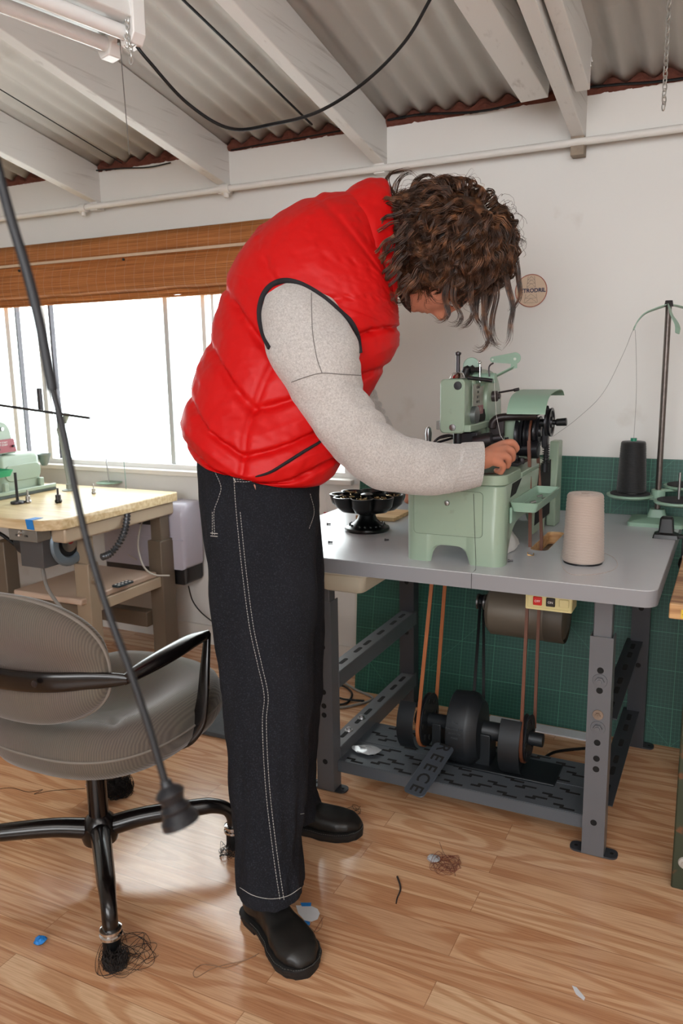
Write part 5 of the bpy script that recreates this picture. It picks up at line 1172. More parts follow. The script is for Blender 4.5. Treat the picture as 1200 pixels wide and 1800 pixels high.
fth('long twisted tan thread with a loop on the floor left of the near boot', [(455, 1676), (430, 1688), (395, 1696), (370, 1704), (345, 1718), (340, 1708), (355, 1696), (378, 1698), (400, 1700), (450, 1680)])
fth('dark wavy thread on the floor under the chair at the left', [(-10, 1388), (20, 1385), (50, 1392), (75, 1388), (60, 1396), (90, 1390), (150, 1386)], M_hair, .0007)
fth('thin dark thread rising from the scrap in front of the table', [(800, 1540), (795, 1520), (780, 1500), (772, 1480)], M_hair, .0005)
fth('orange thread end by the white scrap near the boot', [(545, 1648), (556, 1632), (568, 1612)], mat('rust_thread', '#7a4634'), .0006)
fth('tan thread loop below the white paper scrap', [(540, 1612), (560, 1608), (566, 1625), (556, 1638), (545, 1630)], M_tth, .0006)
pts = [W(698, 1541, z=.003), W(703, 1556, z=.004), W(703, 1566, z=.003), W(698, 1578, z=.002), W(696, 1588, z=.002)]
tag(B().tube(smoothcurve(pts, 4), [.0028-.0012*i/16 for i in range(17)], 6).build('dark_twig', mat('dark_strip', '#2c2320', .7), None), 'short dark bent strip lying alone on the floor in front of the table', 'scrap')
def crumple(name, lab, px, py, R_, m_, h_=.012, cat='scrap', flat_=1):
    c = W(px, py, z=0); b = B(); rings = []
    for i in range(7):
        ph = pi*i/6; rings.append([c+V((R_*sin(ph)*cos(2*pi*j/12)*(1+.35*noise.noise(V((j*.9, i*.8, px*.1)))), R_*sin(ph)*sin(2*pi*j/12)*flat_*(1+.35*noise.noise(V((j*.9, i*.8, px*.1+4)))), h_*(.5-.5*cos(ph))*(1+.5*noise.noise(V((j*.7, i, 9)))))) for j in range(12)])
    b.loft(rings, cap=False); o = b.build(name, m_, None, ang=20); return tag(o, lab, cat)
crumple('tape_scrap', 'crumpled blue tape scrap on the floor at the lower left', 71, 1658, .014, M_tape, .016, 'tape')
crumple('tape_scrap', 'small blue tape scrap on the floor below the chair seat', 298, 1322, .013, M_tape, .012, 'tape')
def sheet(name, lab, pts, m_, z=.001, th=.0008, cat='scrap'):
    P_ = [W(x, y, z=z) for x, y in pts]; b = B(); n = len(P_)
    b.add(P_+[p+V((0, 0, th)) for p in P_], [tuple(range(n-1, -1, -1)), tuple(range(n, 2*n))]+[(i, (i+1) % n, n+(i+1) % n, n+i) for i in range(n)]); return tag(b.build(name, m_, None, smooth=False), lab, cat)
M_pap = mat('paper_white', '#d9dbe0', .7, var=.06, vscale=60)
wp = sheet('paper_scrap', 'torn white paper scrap beside the near boot', [(520, 1592), (545, 1592), (558, 1598), (562, 1606), (558, 1616), (548, 1620), (535, 1618), (524, 1606)], M_pap)
sheet('tape_scrap', 'blue tape bit on the top edge of the white paper scrap', [(528, 1587), (547, 1587), (546, 1593), (530, 1593)], M_tape, .0022, cat='tape')
sheet('tape_scrap', 'blue tape bit below the white paper scrap at the boot', [(534, 1618), (545, 1621), (544, 1627), (538, 1624)], M_tape, .0022, cat='tape')
sheet('paper_scrap', 'narrow white paper scrap on the floor at the lower right', [(1005, 1733), (1013, 1736), (1028, 1754), (1026, 1759), (1012, 1748)], M_pap)
M_film = mat('plastic_film', '#b9bcc0', .15, var=.1, coat=.5)
crumple('plastic_scrap', 'crumpled clear plastic scrap on the floor beside the pale brown thread tangle', 762, 1511, .018, M_film, .008)
c = W(655, 1315, z=.1)
b = B(); rings = []
for i in range(7):
    ph = pi*i/6; rings.append([V((-.985, 2.14, .1))+V((.045*sin(ph)*cos(2*pi*j/12)*(1+.4*noise.noise(V((j*.9, i*.8, 3)))), .03*sin(ph)*sin(2*pi*j/12)*(1+.4*noise.noise(V((j*.9, i*.8, 7)))), .002+.012*(.5-.5*cos(ph))*(1+.6*noise.noise(V((j*.7, i, 2)))))) for j in range(12)])
b.loft(rings, cap=False); tag(b.build('plastic_bag', M_film, None, ang=20), 'small crumpled clear plastic bag lying on the bottom shelf of the grey table', 'bag')
# grey doormat corner behind the jeans
p = [W(355, 1270, z=0), W(420, 1290, z=0)]
b = B(); b.box((-1.75, 2.19, .001), (-1.34, 2.42, .018)); tag(b.build('floor_mat', mat('mat_grey', '#4d4f52', .9, var=.2, vscale=60, bump=.6), None, bevel=.003), 'dark grey floor mat lying between the chair and the grey table', 'mat')
# cords on the floor under the table
cord('grey_cord', 'grey cable crossing the floor left of the mat under the table', [W(590, 1245, z=.006), W(620, 1240, z=.006), W(655, 1228, z=.006), W(625, 1212, z=.006), W(605, 1200, z=.006)], .005, mat('cord_pale', '#8c8882', .6))
cord('black_cord', 'black cable coiled on the floor behind the left table leg', [W(585, 1240, z=.006), W(610, 1235, z=.006), W(618, 1218, z=.006), W(600, 1205, z=.006), W(580, 1215, z=.006), W(600, 1228, z=.008), W(640, 1232, z=.006)], .0045, M_black)
cord('motor_cable', 'black cable on the floor curving from the drive unit to the right rear leg', [W(925, 1337, z=.006), W(950, 1335, z=.006), W(975, 1322, z=.006), W(1020, 1316, z=.006), W(1060, 1314, z=.006)], .005, M_black, cat='cable')
b = B(); pA, pB = W(860, 1262, z=.002), W(1040, 1300, z=.002); b.box((pA.x, 2.70, .001), (pB.x, 2.76, .006)); tag(b.build('paper_strip', M_pap, None), 'white strip of board on the floor at the foot of the cutting mat', 'board')
# red tag hanging beyond the table edge at the window wall
q = W(573, 905, y=2.985)
rt = thing('red_tag', 'small red tag hanging on a string at the wall right of the jeans', 'tag', q)
b = B(); b.box((q.x-.012, 2.985, q.z-.022), (q.x+.018, 2.989, q.z+.012)); b.build('tag_card', mat('tag_red', '#b04547', .5), rt, bevel=.001)
b = B(); b.tube([q+V((0, 0, .012)), q+V((-.002, .002, .09))], .001, 5); b.build('string', M_white, rt)
# ------------------------------------------------------------ workbench at the right edge
WB = thing('wood_workbench', 'wooden workbench with a dark green steel leg at the right edge of the picture', 'workbench', (.3, 2.1, 0))
q = W(1176, 1080, z=.735)
b = B(); c0_ = W(1176, 1062, z=.755); c1_ = W(1200, 1000, z=.755)
bx_ = c0_.x; by_ = c0_.y
b.box((bx_, by_, .72), (bx_+.9, by_+.62, .757)); b.build('bench_top', m_fabricvert('bench_wood', '#8a5a34', '#c69c6c', 1, .5, .2, (6, 60, 60)), WB, bevel=.003, smooth=False)
for i, (dx, dz) in enumerate(((.014, .0), )):
    b = B(); b.box((bx_+.026, by_-.001, .724), (bx_+.12, by_+.002, .745)); lb = b.build('yellow_label', mat('label_yellow', '#d8b63a', .5), WB)
    b = B(); b.box((bx_+.029, by_-.0016, .7335), (bx_+.118, by_-.0008, .7345)); b.build('label_line', M_blk, lb)
f0 = W(1178, 1560, z=0)
b = B(); b.box((f0.x, f0.y, 0), (f0.x+.06, f0.y+.05, .72)); lg = b.build('leg', mat('army_green', '#39402f', .5, .2, var=.2, dirt='#6d4a30', dscale=30, dlo=.6, dhi=.7), WB, bevel=.004)
B().lathe([(0, 0), (.017, 0), (.015, .003), (.008, .004), (.008, .008), (0, .009)], V((f0.x+.03, f0.y, W(1193, 1515, y=f0.y).z)), -Y, 22).build('bolt', mat('bolt_white', '#b9b6ae', .4, .3), lg)
b = B(); b.box((f0.x+.75, f0.y, 0), (f0.x+.81, f0.y+.05, .72)); b.build('leg', MATS['army_green'], WB, bevel=.004)
b = B(); b.box((f0.x, f0.y+.5, 0), (f0.x+.06, f0.y+.55, .72)); b.build('leg', MATS['army_green'], WB, bevel=.004)
b = B(); b.box((f0.x+.75, f0.y+.5, 0), (f0.x+.81, f0.y+.55, .72)); b.build('leg', MATS['army_green'], WB, bevel=.004)
# ------------------------------------------------------------ the person
PE = thing('person', 'person in red puffer vest, grey sweater and dark jeans bending over the green machine', 'person', (-1.0, 1.65, 0))
VD = V((FWD.x, FWD.y, 0)).normalized(); RH = V((RGT.x, RGT.y, 0)).normalized()
def S(x, y, d): return W(x, y, d=d)
def ringp(L, R, dc, hd, n=64, pw=2.0, dl=None, dr=None):
    a0 = S(*L, dl or dc); a1 = S(*R, dr or dc); c = (a0+a1)/2; a = (a1-a0)/2
    out = []
    for j in range(n):
        t = 2*pi*j/n; cc, ss = cos(t), sin(t); f = 2/pw
        out.append(c + a*(abs(cc)**f*(1 if cc > 0 else -1)) + VD*hd*(abs(ss)**f*(1 if ss > 0 else -1)))
    return out
def interp(keys, m):
    """keys: list of tuples of floats; Catmull-Rom to m samples by index"""
    K = [keys[0]]+list(keys)+[keys[-1]]; out = []
    for q in range(m):
        t = q/(m-1)*(len(keys)-1); i = min(int(t), len(keys)-2); f = t-i
        a, b_, c, d = K[i], K[i+1], K[i+2], K[i+3]
        out.append(tuple(.5*(2*b_[k]+(c[k]-a[k])*f+(2*a[k]-5*b_[k]+4*c[k]-d[k])*f*f+(3*b_[k]-a[k]-3*c[k]+d[k])*f**3) for k in range(len(b_))))
    return out
# materials
M_skin = mat('skin', '#bd7c62', .5, var=.08, vscale=25, bump=.15, bscale=300)
MATS['skin'].node_tree.nodes['Principled BSDF'].inputs['Subsurface Weight'].default_value = .12
MATS['skin'].node_tree.nodes['Principled BSDF'].inputs['Subsurface Radius'].default_value = (.01, .004, .002)
M_vest = mat('red_nylon', '#c60608', .5, var=.04, vscale=5, bump=.12, bscale=150, spec=.3)
M_vtrim = mat('vest_trim', '#17141a', .8)
M_denim = mat('raw_denim', '#1b1c21', .95, var=.45, vscale=7, bump=.6, bscale=650, dirt='#33353d', dscale=320, dlo=.52, dhi=.75, spec=.2)
M_stitch = mat('stitching', '#b9b6b0', .8)
M_boot = mat('boot_leather', '#171615', .42, var=.35, vscale=30, bump=.25, bscale=90)
M_sole = mat('boot_sole', '#100f0f', .7, bump=.2)
def m_knit():
    m, nt, b = nodes('grey_knit'); L = nt.links.new; t = N(nt, 'TexCoord')
    n1 = N(nt, 'TexNoise', _Scale=420.0, _Detail=2.0); L(t.outputs['Object'], n1.inputs['Vector'])
    n2 = N(nt, 'TexNoise', _Scale=200.0, _Detail=3.0); L(t.outputs['Object'], n2.inputs['Vector'])
    ad = N(nt, 'Math', operation='ADD'); L(n1.outputs['Fac'], ad.inputs[0]); L(n2.outputs['Fac'], ad.inputs[1])
    c = N(nt, 'ValToRGB'); c.color_ramp.elements[0].position = .3; c.color_ramp.elements[1].position = .66
    hf = N(nt, 'Math', operation='MULTIPLY'); hf.inputs[1].default_value = .5; L(ad.outputs[0], hf.inputs[0])
    c.color_ramp.elements[0].color = lin('#a09b98'); c.color_ramp.elements[1].color = lin('#cdc9c6'); L(hf.outputs[0], c.inputs['Fac']); L(c.outputs['Color'], b.inputs['Base Color'])
    b.inputs['Roughness'].default_value = .95; b.inputs['Sheen Weight'].default_value = .4; b.inputs['Sheen Roughness'].default_value = .5
    bp = N(nt, 'Bump'); bp.inputs['Strength'].default_value = .7; bp.inputs['Distance'].default_value = .0015; L(hf.outputs[0], bp.inputs['Height']); L(bp.outputs['Normal'], b.inputs['Normal']); return m
M_knit = m_knit()
def bvh(b): return BVHTree.FromPolygons(b.v, b.f)
def hit(tr, px, py, off=.0015):
    r = (W(px, py, d=1)-CAM).normalized(); h = tr.ray_cast(CAM, r)
    return None if h[0] is None else h[0]-r*off
def online(tr, pts, off=.0015, n=8):
    pp = smoothcurve([V((x, y, 0)) for x, y in pts], n); out = []
    for p in pp:
        h = hit(tr, p.x, p.y, off)
        if h is not None and (not out or (h-out[-1]).length < .08): out.append(h)
    return out

# ---- continuous body: torso, neck, head, arms, hands, legs, fused by voxel remeshing
b = B()
def limb(pts, rs, n=16, k=6):
    P_ = smoothcurve([S(*p) for p in pts], k); m = len(P_); R_ = [r[0] for r in interp([(r,) for r in rs], m)]; b.tube(P_, R_, n)
    b.ball(P_[0], R_[0], n, 8); b.ball(P_[-1], R_[-1], n, 8)
limb([(455, 850, 2.02), (430, 740, 2.04), (440, 620, 2.06), (500, 510, 2.08), (575, 450, 2.09)], [.10, .105, .10, .10, .09], 24)
limb([(440, 860, 1.94), (462, 1040, 1.92), (468, 1220, 1.88), (466, 1400, 1.87), (475, 1535, 1.86)], [.085, .08, .056, .046, .034])
limb([(480, 860, 2.12), (505, 1040, 2.16), (505, 1200, 2.2), (510, 1310, 2.25), (513, 1385, 2.29)], [.085, .075, .055, .045, .034])
limb([(540, 530, 1.97), (565, 640, 1.90), (648, 800, 1.93)], [.055, .05, .042]); limb([(648, 800, 1.93), (750, 822, 1.98), (852, 806, 2.055)], [.042, .038, .027])
limb([(600, 540, 2.22), (620, 640, 2.30), (640, 735, 2.34)], [.05, .048, .04]); limb([(640, 735, 2.34), (670, 790, 2.36), (702, 845, 2.37)], [.04, .036, .026])
limb([(590, 450, 2.09), (650, 455, 2.085), (715, 478, 2.08)], [.06, .056, .058])
# head
HC = S(778, 476, 2.08)
tl = radians(8)
hu = (RH*cos(tl)+Z*sin(tl)).normalized(); hf = (-Z*cos(tl)+RH*sin(tl)).normalized(); hs = hu.cross(hf).normalized()   # up of head, face direction, side
def HP(f, s, u): return HC + hf*f + hs*s + hu*u
def headpoint(th, ph):
    """th around the head's long axis (0 = face), ph from chin (-pi/2) to crown"""
    f, s, u = cos(ph)*cos(th), cos(ph)*sin(th), sin(ph)
    F_, S_, U_ = f*.098, s*.077, u*.122
    if u < 0:
        k = -u; S_ *= 1-.34*k**1.4; 
        if f > 0: F_ = f*(.098-.0*k)+.012*k*(1-k*.3)
        else: F_ *= 1-.35*k
        F_ += .022*k**2
    # features on the face
    g = lambda a, c, wa, wc: exp(-((S_-a)/wa)**2-((U_-c)/wc)**2)
    if f > 0:
        F_ += .026*g(0, -.022, .0115, .017) + .012*g(0, .005, .008, .022)            # nose
        F_ += .006*g(0, .033, .05, .011)                                            # brow
        F_ -= .011*g(.031, .012, .015, .012) + .011*g(-.031, .012, .015, .012)      # eye sockets
        F_ += .005*g(.031, .011, .009, .006) + .005*g(-.031, .011, .009, .006)      # lids
        F_ += .006*g(0, -.056, .018, .005) + .006*g(0, -.068, .016, .005) - .004*g(0, -.062, .02, .002)   # lips
        F_ += .009*g(0, -.094, .02, .013)                                           # chin
        F_ += .005*g(.045, -.025, .018, .018) + .005*g(-.045, -.025, .018, .018)    # cheekbones
    return HP(F_, S_, U_)
nh, mh = 96, 72
b.loft([[headpoint(2*pi*j/nh, -pi/2+pi*(i+.001)/(mh+.002)) for j in range(nh)] for i in range(mh+1)])
for sg_ in (-1, 1):
    ear = [HP(-.012+.017*cos(2*pi*k/12), sg_*.079+sg_*.006*sin(2*pi*k/12+1), .002+.029*sin(2*pi*k/12)) for k in range(12)]
    b.tube(ear, .005, 8, closed=True); b.ball(HP(-.012, sg_*.075, 0), .016, 10, 8)
# near hand
def chainf(pts, r0, r1): 
    P_ = smoothcurve([S(*p) for p in pts], 5); m = len(P_); b.tube(P_, [r0+(r1-r0)*i/(m-1) for i in range(m)], 12); b.ball(P_[-1], r1*1.0, 12, 8)
    for p in pts[1:-1]: b.ball(S(*p), (r0+r1)/2*1.06, 10, 8)
wr = (850, 806, 2.055)
for mc_ in ((884, 781, 2.12), (889, 789, 2.095), (885, 801, 2.07), (876, 813, 2.055)): limb([wr, ((wr[0]+mc_[0])/2, (wr[1]+mc_[1])/2-2, (wr[2]+mc_[2])/2-.004), mc_], [.021, .0165, .0125], 12, 4)
chainf([(884, 781, 2.12), (899, 778, 2.125), (907, 788, 2.14), (901, 795, 2.155)], .0112, .0088)
chainf([(889, 789, 2.095), (898, 793, 2.10), (900, 805, 2.12), (892, 810, 2.135)], .0115, .009)
chainf([(885, 801, 2.07), (893, 806, 2.075), (891, 818, 2.095), (883, 818, 2.11)], .011, .0086)
chainf([(876, 813, 2.055), (884, 819, 2.062), (880, 829, 2.08), (872, 827, 2.095)], .0098, .0078)
chainf([(860, 806, 2.08), (872, 806, 2.13), (885, 800, 2.16), (897, 799, 2.165)], .0135, .0092)
# far hand, at the left side of the machine
wr = (707, 842, 2.37)
MC = [(722, 850, 2.40), (720, 854, 2.385), (718, 858, 2.375), (715, 861, 2.362)]
for mc_ in MC: limb([wr, ((wr[0]+mc_[0])/2, (wr[1]+mc_[1])/2, (wr[2]+mc_[2])/2), mc_], [.02, .016, .0115], 12, 4)
for k, mc_ in enumerate(MC):
    x_, y_, d_ = mc_; l_ = (1.0, 1.1, 1.0, .8)[k]; chainf([mc_, (x_+3*l_, y_+9*l_, d_), (x_+2*l_, y_+18*l_, d_+.004), (x_-1, y_+24*l_, d_+.01)], .0098, .0078)
chainf([(706, 850, 2.39), (716, 856, 2.42), (722, 868, 2.43), (722, 880, 2.43)], .0125, .009)
body = b.build('body', M_skin, PE)
md = body.modifiers.new('fuse', 'REMESH'); md.mode = 'VOXEL'; md.voxel_size = .0036; md.use_smooth_shade = True
md = body.modifiers.new('soft', 'SMOOTH'); md.factor = .5; md.iterations = 3
for sg_ in (-1, 1):
    B().ball(HP(.083, sg_*.031, .011), .0118, 16, 12).build('eye', mat('eye_white', '#d9d4cf', .2), PE)
    B().cyl(HP(.0935, sg_*.031, .011), HP(.0955, sg_*.031, .011), .0055, n=16).build('iris', mat('iris', '#3c2a1e', .2), PE)
    B().tube(smoothcurve([HP(.094, sg_*.014, .030), HP(.096, sg_*.03, .034), HP(.082, sg_*.048, .029)], 4), .0035, 8).build('eyebrow', mat('brow_hair', '#2c1c14', .7), PE)
# beard: short stubble patch on jaw and chin
b = B(); rows = []
for i in range(17):
    ph = -pi/2+.18+.62*i/16; rows.append([])
    for j in range(33):
        th = -1.35+2.7*j/32; p = headpoint(th, ph); q = (p-HC).normalized(); rows[-1].append(p+q*(.0035+.002*noise.noise(p*90)))
k = 33; b.v = [p for r in rows for p in r]; b.f = [(i*k+j, i*k+j+1, (i+1)*k+j+1, (i+1)*k+j) for i in range(16) for j in range(32)]
keep = []
for f in b.f:
    c = sum((b.v[i] for i in f), V())/4-HC; u_q = c.dot(hu); s_q = abs(c.dot(hs))
    if u_q < -.098 and c.dot(hf) > .02: keep.append(f)
b.f = keep; b.mi = [0]*len(keep)
b.build('beard', mat('beard_hair', '#3a241a', .85, var=.4, vscale=300, bump=1, bscale=500), PE)

# ---- jeans
def leg_loft(keys, dtop, dbot, hd0, hd1, m=70, n=72, seed=0):
    K = interp(keys, m); R = []
    for q, (y, xl, xr) in enumerate(K):
        f = q/(m-1); d = dtop+(dbot-dtop)*f; hd = hd0+(hd1-hd0)*f
        rg = ringp((xl, y), (xr, y), d, hd, n, 2.2); c = sum(rg, V())/n
        for j in range(n):
            o_ = (rg[j]-c).normalized(); w_ = noise.noise(V((o_.x*2.2+seed, o_.y*2.2, rg[j].z*7)))*.009 + noise.noise(V((o_.x*5+seed, o_.y*5, rg[j].z*16)))*.006*(.4+f)
            rg[j] = rg[j]+o_*w_
        R.append(rg)
    return R
nearK = [(800, 350, 500), (840, 351, 540), (900, 353, 552), (1000, 366, 556), (1100, 378, 556), (1200, 388, 550), (1300, 400, 541), (1400, 409, 533), (1480, 416, 531), (1556, 419, 532)]
farK = [(830, 400, 562), (900, 410, 563), (1000, 430, 567), (1080, 438, 570), (1160, 444, 569), (1240, 448, 563), (1300, 452, 557), (1360, 456, 553), (1400, 460, 557), (1424, 463, 566)]
b = B(); RN = leg_loft(nearK, 1.985, 1.855, .12, .082); RF = leg_loft(farK, 2.10, 2.30, .12, .088, seed=5)
def hemshape(R, amt):
    n = len(R[0]); 
    for q, k in ((-1, 1.0), (-2, .75), (-3, .5), (-4, .25)):
        for j in range(n): 
            nearer = max(0, -sin(2*pi*j/n)); R[q][j] = R[q][j]-Z*amt*nearer*k
hemshape(RN, .012); hemshape(RF, .004)
c_ = lambda R: R + [[p+(sum(R[-1], V())/len(R[-1])-p)*.12+Z*.012 for p in R[-1]]]
b.loft(c_(RN)); b.loft(c_(RF))
hipK = [ringp((356, 790), (560, 790), 2.02, .125, 72, 2.3), ringp((351, 830), (560, 850), 2.02, .145, 72, 2.4), ringp((353, 880), (562, 890), 2.03, .16, 72, 2.4), ringp((362, 930), (560, 935), 2.04, .15, 72, 2.4), ringp((390, 985), (545, 985), 2.04, .10, 72, 2.2)]
b.loft(hipK)
jeans = b.build('jeans', M_denim, PE, ang=80); TJ = bvh(b)
sd_ = jeans.modifiers.new('s', 'SMOOTH'); sd_.factor = .4; sd_.iterations = 2
def stitches(tr, pts, parent, name='stitching', dash=.0042, gap=.0022, r=.0007, off=.0012, m=None):
    P_ = online(tr, pts, off, 14); b = B(); acc = 0; on = []; d0 = 0
    out = []; L_ = 0
    for i in range(1, len(P_)):
        a_, c__ = P_[i-1], P_[i]; ln = (c__-a_).length
        if ln < 1e-6: continue
        t = 0
        while t < ln:
            pos = (L_+t) % (dash+gap)
            if pos < dash:
                e = min(ln, t+dash-pos); b.cyl(a_.lerp(c__, t/ln), a_.lerp(c__, e/ln), r, n=4); t = e+1e-5
            else: t += dash+gap-pos
        L_ += ln
    if b.v: return b.build(name, m or M_stitch, parent, smooth=False)
outs = [(411, 842), (415, 900), (425, 1000), (438, 1100), (452, 1165), (464, 1222), (461, 1265), (463, 1330), (468, 1400), (476, 1470), (484, 1530), (492, 1582)]
stitches(TJ, outs, jeans); stitches(TJ, [(x+7, y) for x, y in outs[1:]], jeans)
stitches(TJ, [(411, 842), (430, 843), (450, 840)], jeans); stitches(TJ, [(412, 846), (432, 847), (452, 844)], jeans)
stitches(TJ, [(377, 828), (388, 855), (384, 875), (376, 900), (377, 940)], jeans); stitches(TJ, [(373, 900), (373, 940)], jeans)
stitches(TJ, [(545, 868), (552, 900), (543, 930)], jeans, r=.0005)
b = B(); 
for x0, y0, x1, y1 in ((370, 937, 382, 938), (370, 942, 382, 943), (410, 840, 414, 848)):
    h0, h1 = hit(TJ, x0, y0), hit(TJ, x1, y1); b.cyl(h0, h1, .001, n=5)
b.build('bar_tack', M_stitch, jeans, smooth=False)
hem = [R_ + Z*.022 for R_ in RN[-1]]; 
P_ = online(TJ, [(421, 1560), (445, 1574), (475, 1580), (505, 1575), (529, 1560)], .0012); b = B().tube(P_, .0007, 4); b.build('hem_stitch', M_stitch, jeans)
P_ = online(TJ, [(528, 1431), (545, 1427), (563, 1413)], .0012); B().tube(P_, .0006, 4).build('hem_stitch', M_stitch, jeans)

# ---- boots
def boot(heel, toe, name, top, ank, side=1):
    f = (toe-heel); f.z = 0; L_ = f.length; f.normalize(); s = V((f.y, -f.x, 0)); heel = V((heel.x, heel.y, 0))
    def Pt(a, w, z): return heel+f*(a*L_)+s*w+Z*z
    def hw(a):
        K = [(0, .02), (.04, .031), (.15, .037), (.35, .036), (.5, .041), (.65, .052), (.78, .054), (.88, .047), (.95, .033), (.99, .018), (1.0, .006)]
        for (a0, w0), (a1, w1) in zip(K, K[1:]):
            if a <= a1: t = (a-a0)/(a1-a0); t = t*t*(3-2*t); return w0+(w1-w0)*t
        return K[-1][1]
    up = B(); R = []
    for i in range(41):
        a = .012+.976*i/40; w = hw(a)-.003; 
        zt_ = .115 if a < .3 else (.115-.04*((a-.3)/.3) if a < .6 else .075-.014*((a-.6)/.25) if a < .85 else .061-.028*((a-.85)/.15)**2)
        if a < .06: zt_ = .09+.025*(a/.06)
        zb = .022; bend = .006*side*sin(pi*a)
        rg = []
        for j in range(28):
            t = 2*pi*j/28; cc, ss = cos(t), sin(t)
            z = zb+(zt_-zb)*(.42+.58*(abs(ss)**.8)) if ss > 0 else zb+(zt_-zb)*.42*(1-abs(ss)**.6)
            wx = w*(abs(cc)**(.75 if ss > 0 else .35))*(1 if cc > 0 else -1)
            rg.append(Pt(a, wx+bend, z))
        R.append(rg)
    up.loft(R)
    up.tube([Pt(.21, 0, .05), Pt(.22, 0, .09), Pt(.235, 0, .13), ank], [.042, .048, .055, .058], 28)
    root = up.build(name, M_boot, PE); md = root.modifiers.new('fuse', 'REMESH'); md.mode = 'VOXEL'; md.voxel_size = .0035; md.use_smooth_shade = True
    md = root.modifiers.new('soft', 'SMOOTH'); md.factor = .5; md.iterations = 9
    out = []
    n = 48
    for i in range(n+1): a = i/n; out.append((a, hw(a)+.003))
    def loop(e, z, a0=0, a1=1): 
        L1 = [Pt(a, (w+e)+.006*side*sin(pi*a), z) for a, w in out if a0 <= a <= a1]; L2 = [Pt(a, -(w+e)+.006*side*sin(pi*a), z) for a, w in out if a0 <= a <= a1]
        return L1+L2[::-1]
    sb = B(); sb.loft([loop(.0, .011), loop(.002, .014), loop(.003, .018), loop(.003, .024), loop(-.002, .026)]); so = sb.build('sole', M_sole, root, ang=40)
    sb = B(); sb.loft([loop(-.002, 0, 0, .3), loop(.0, .003, 0, .3), loop(0, .011, 0, .3)]); sb.build('heel', M_sole, so, ang=40)
    sb = B(); sb.loft([loop(-.006, .0, .36, 1), loop(-.002, .004, .36, 1), loop(-.001, .011, .36, 1)]); sb.build('tread', M_sole, so, ang=40)
    w = loop(.0005, .0268, .25, 1); sb = B()
    for i in range(0, len(w)-1):
        a_, c__ = w[i], w[i+1]
        if (c__-a_).length > .03: continue
        k = max(1, int((c__-a_).length/.004))
        for q in range(k): sb.cyl(a_.lerp(c__, q/k), a_.lerp(c__, (q+.55)/k), .0007, n=4)
    sb.build('welt_stitch', mat('welt_stitch', '#5d5b57', .8), so, smooth=False)
    return root
hN = W(440, 1603, z=0); tN = W(543, 1719, z=0)
boot(hN, tN, 'boot', None, S(476, 1548, 1.862), -1)
tF = W(637, 1468, z=0); dF = (W(612, 1481, z=0)-W(545, 1472, z=0)).normalized(); hF = tF-dF*.298
boot(hF, tF, 'boot', None, S(512, 1410, 2.30), 1)

# ---- vest
VK = [  # hem to neck: back x,y, front x,y, depth centre, half depth
 (353, 806, 545, 850, 2.02, .178), (340, 796, 576, 842, 2.02, .190), (325, 768, 604, 806, 2.02, .197), (325, 735, 612, 778, 2.025, .196),
 (336, 690, 625, 745, 2.03, .185), (352, 645, 642, 708, 2.035, .186), (368, 605, 662, 672, 2.04, .192), (382, 562, 684, 636, 2.05, .202),
 (394, 515, 697, 600, 2.06, .212), (414, 465, 699, 575, 2.065, .218), (446, 418, 698, 556, 2.07, .22), (492, 378, 697, 541, 2.075, .212),
 (548, 350, 694, 528, 2.08, .19), (600, 341, 690, 518, 2.08, .15), (634, 342, 686, 505, 2.08, .118)]
m_, n_ = 230, 200
K = interp(VK, m_); R = []
TOT = m_-1
for q, (xl, yl, xr, yr, dc, hd) in enumerate(K):
    f = q/TOT; rg = ringp((xl, yl), (xr, yr), dc, hd, n_, 2.25); c = sum(rg, V())/n_; new = []
    for j in range(n_):
        t = 2*pi*j/n_; u = cos(t); near = -sin(t)
        o_ = (rg[j]-c).normalized()
        # quilted baffles: chevrons that dip at the side, plus a vertical side seam
        ph = (f*6.6 - 1.15*abs(u+.12)**1.1 + .12)
        dist = abs(ph-round(ph)); A_ = .014*(1-.45*abs(u)**4) if f < .60 else .014*max(0, 1-(f-.60)/.08)
        if abs(u) > .985: A_ *= 1
        g = exp(-(dist/.085)**2); puff = (1-min(1, dist*2)**2)
        dsp = -A_*g + .0045*(1-puff)*(f < .62)
        dsp -= .010*exp(-((u+.12)/.035)**2)*(1 if f < .52 else 0)*(near > -1)
        # shoulder / collar seams
        dsp -= .005*exp(-((f-.86)/.012)**2)
        wr_ = noise.noise(V((u*9+f*13, near*4, f*26)))*.5+noise.noise(V((u*22, near*9+f*9, f*60)))*.28
        dsp += wr_*(.0075*(.35+1.1*g)+.0014)
        big = noise.noise(V((u*2.5, near*1.5, f*5+3))); dsp += big*.006
        new.append(rg[j]+o_*dsp)
    R.append(new)
bot = [[p+(sum(R[0], V())/n_-p)*.10 for p in R[0]], [p+(sum(R[0], V())/n_-p)*.12+Z*.03 for p in R[0]]]
b = B(); b.loft(bot[::-1]+R); vest = b.build('puffer_vest', M_vest, PE, ang=85); TV = bvh(b)
# collar standing round the neck
CK = [(602, 344, 688, 524, 2.08, .135), (628, 330, 692, 535, 2.08, .125), (652, 322, 694, 545, 2.08, .112), (676, 322, 696, 548, 2.08, .100), (684, 330, 697, 545, 2.08, .094)]
K = interp(CK, 26); R = []
for q, (xl, yl, xr, yr, dc, hd) in enumerate(K):
    rg = ringp((xl, yl), (xr, yr), dc, hd, 120, 2.2); c = sum(rg, V())/120; f = q/25
    R.append([p+(p-c).normalized()*(.010*sin(pi*min(1, f*1.05))**.6+.003*noise.noise(p*22)+.0025*noise.noise(p*50)) for p in rg])
inner = [[p+(sum(r, V())/120-p)*.16 for p in r] for r in R[::-1][:20]]
b = B(); b.loft(R+inner, cap=False); b.build('collar', M_vest, vest, ang=85)
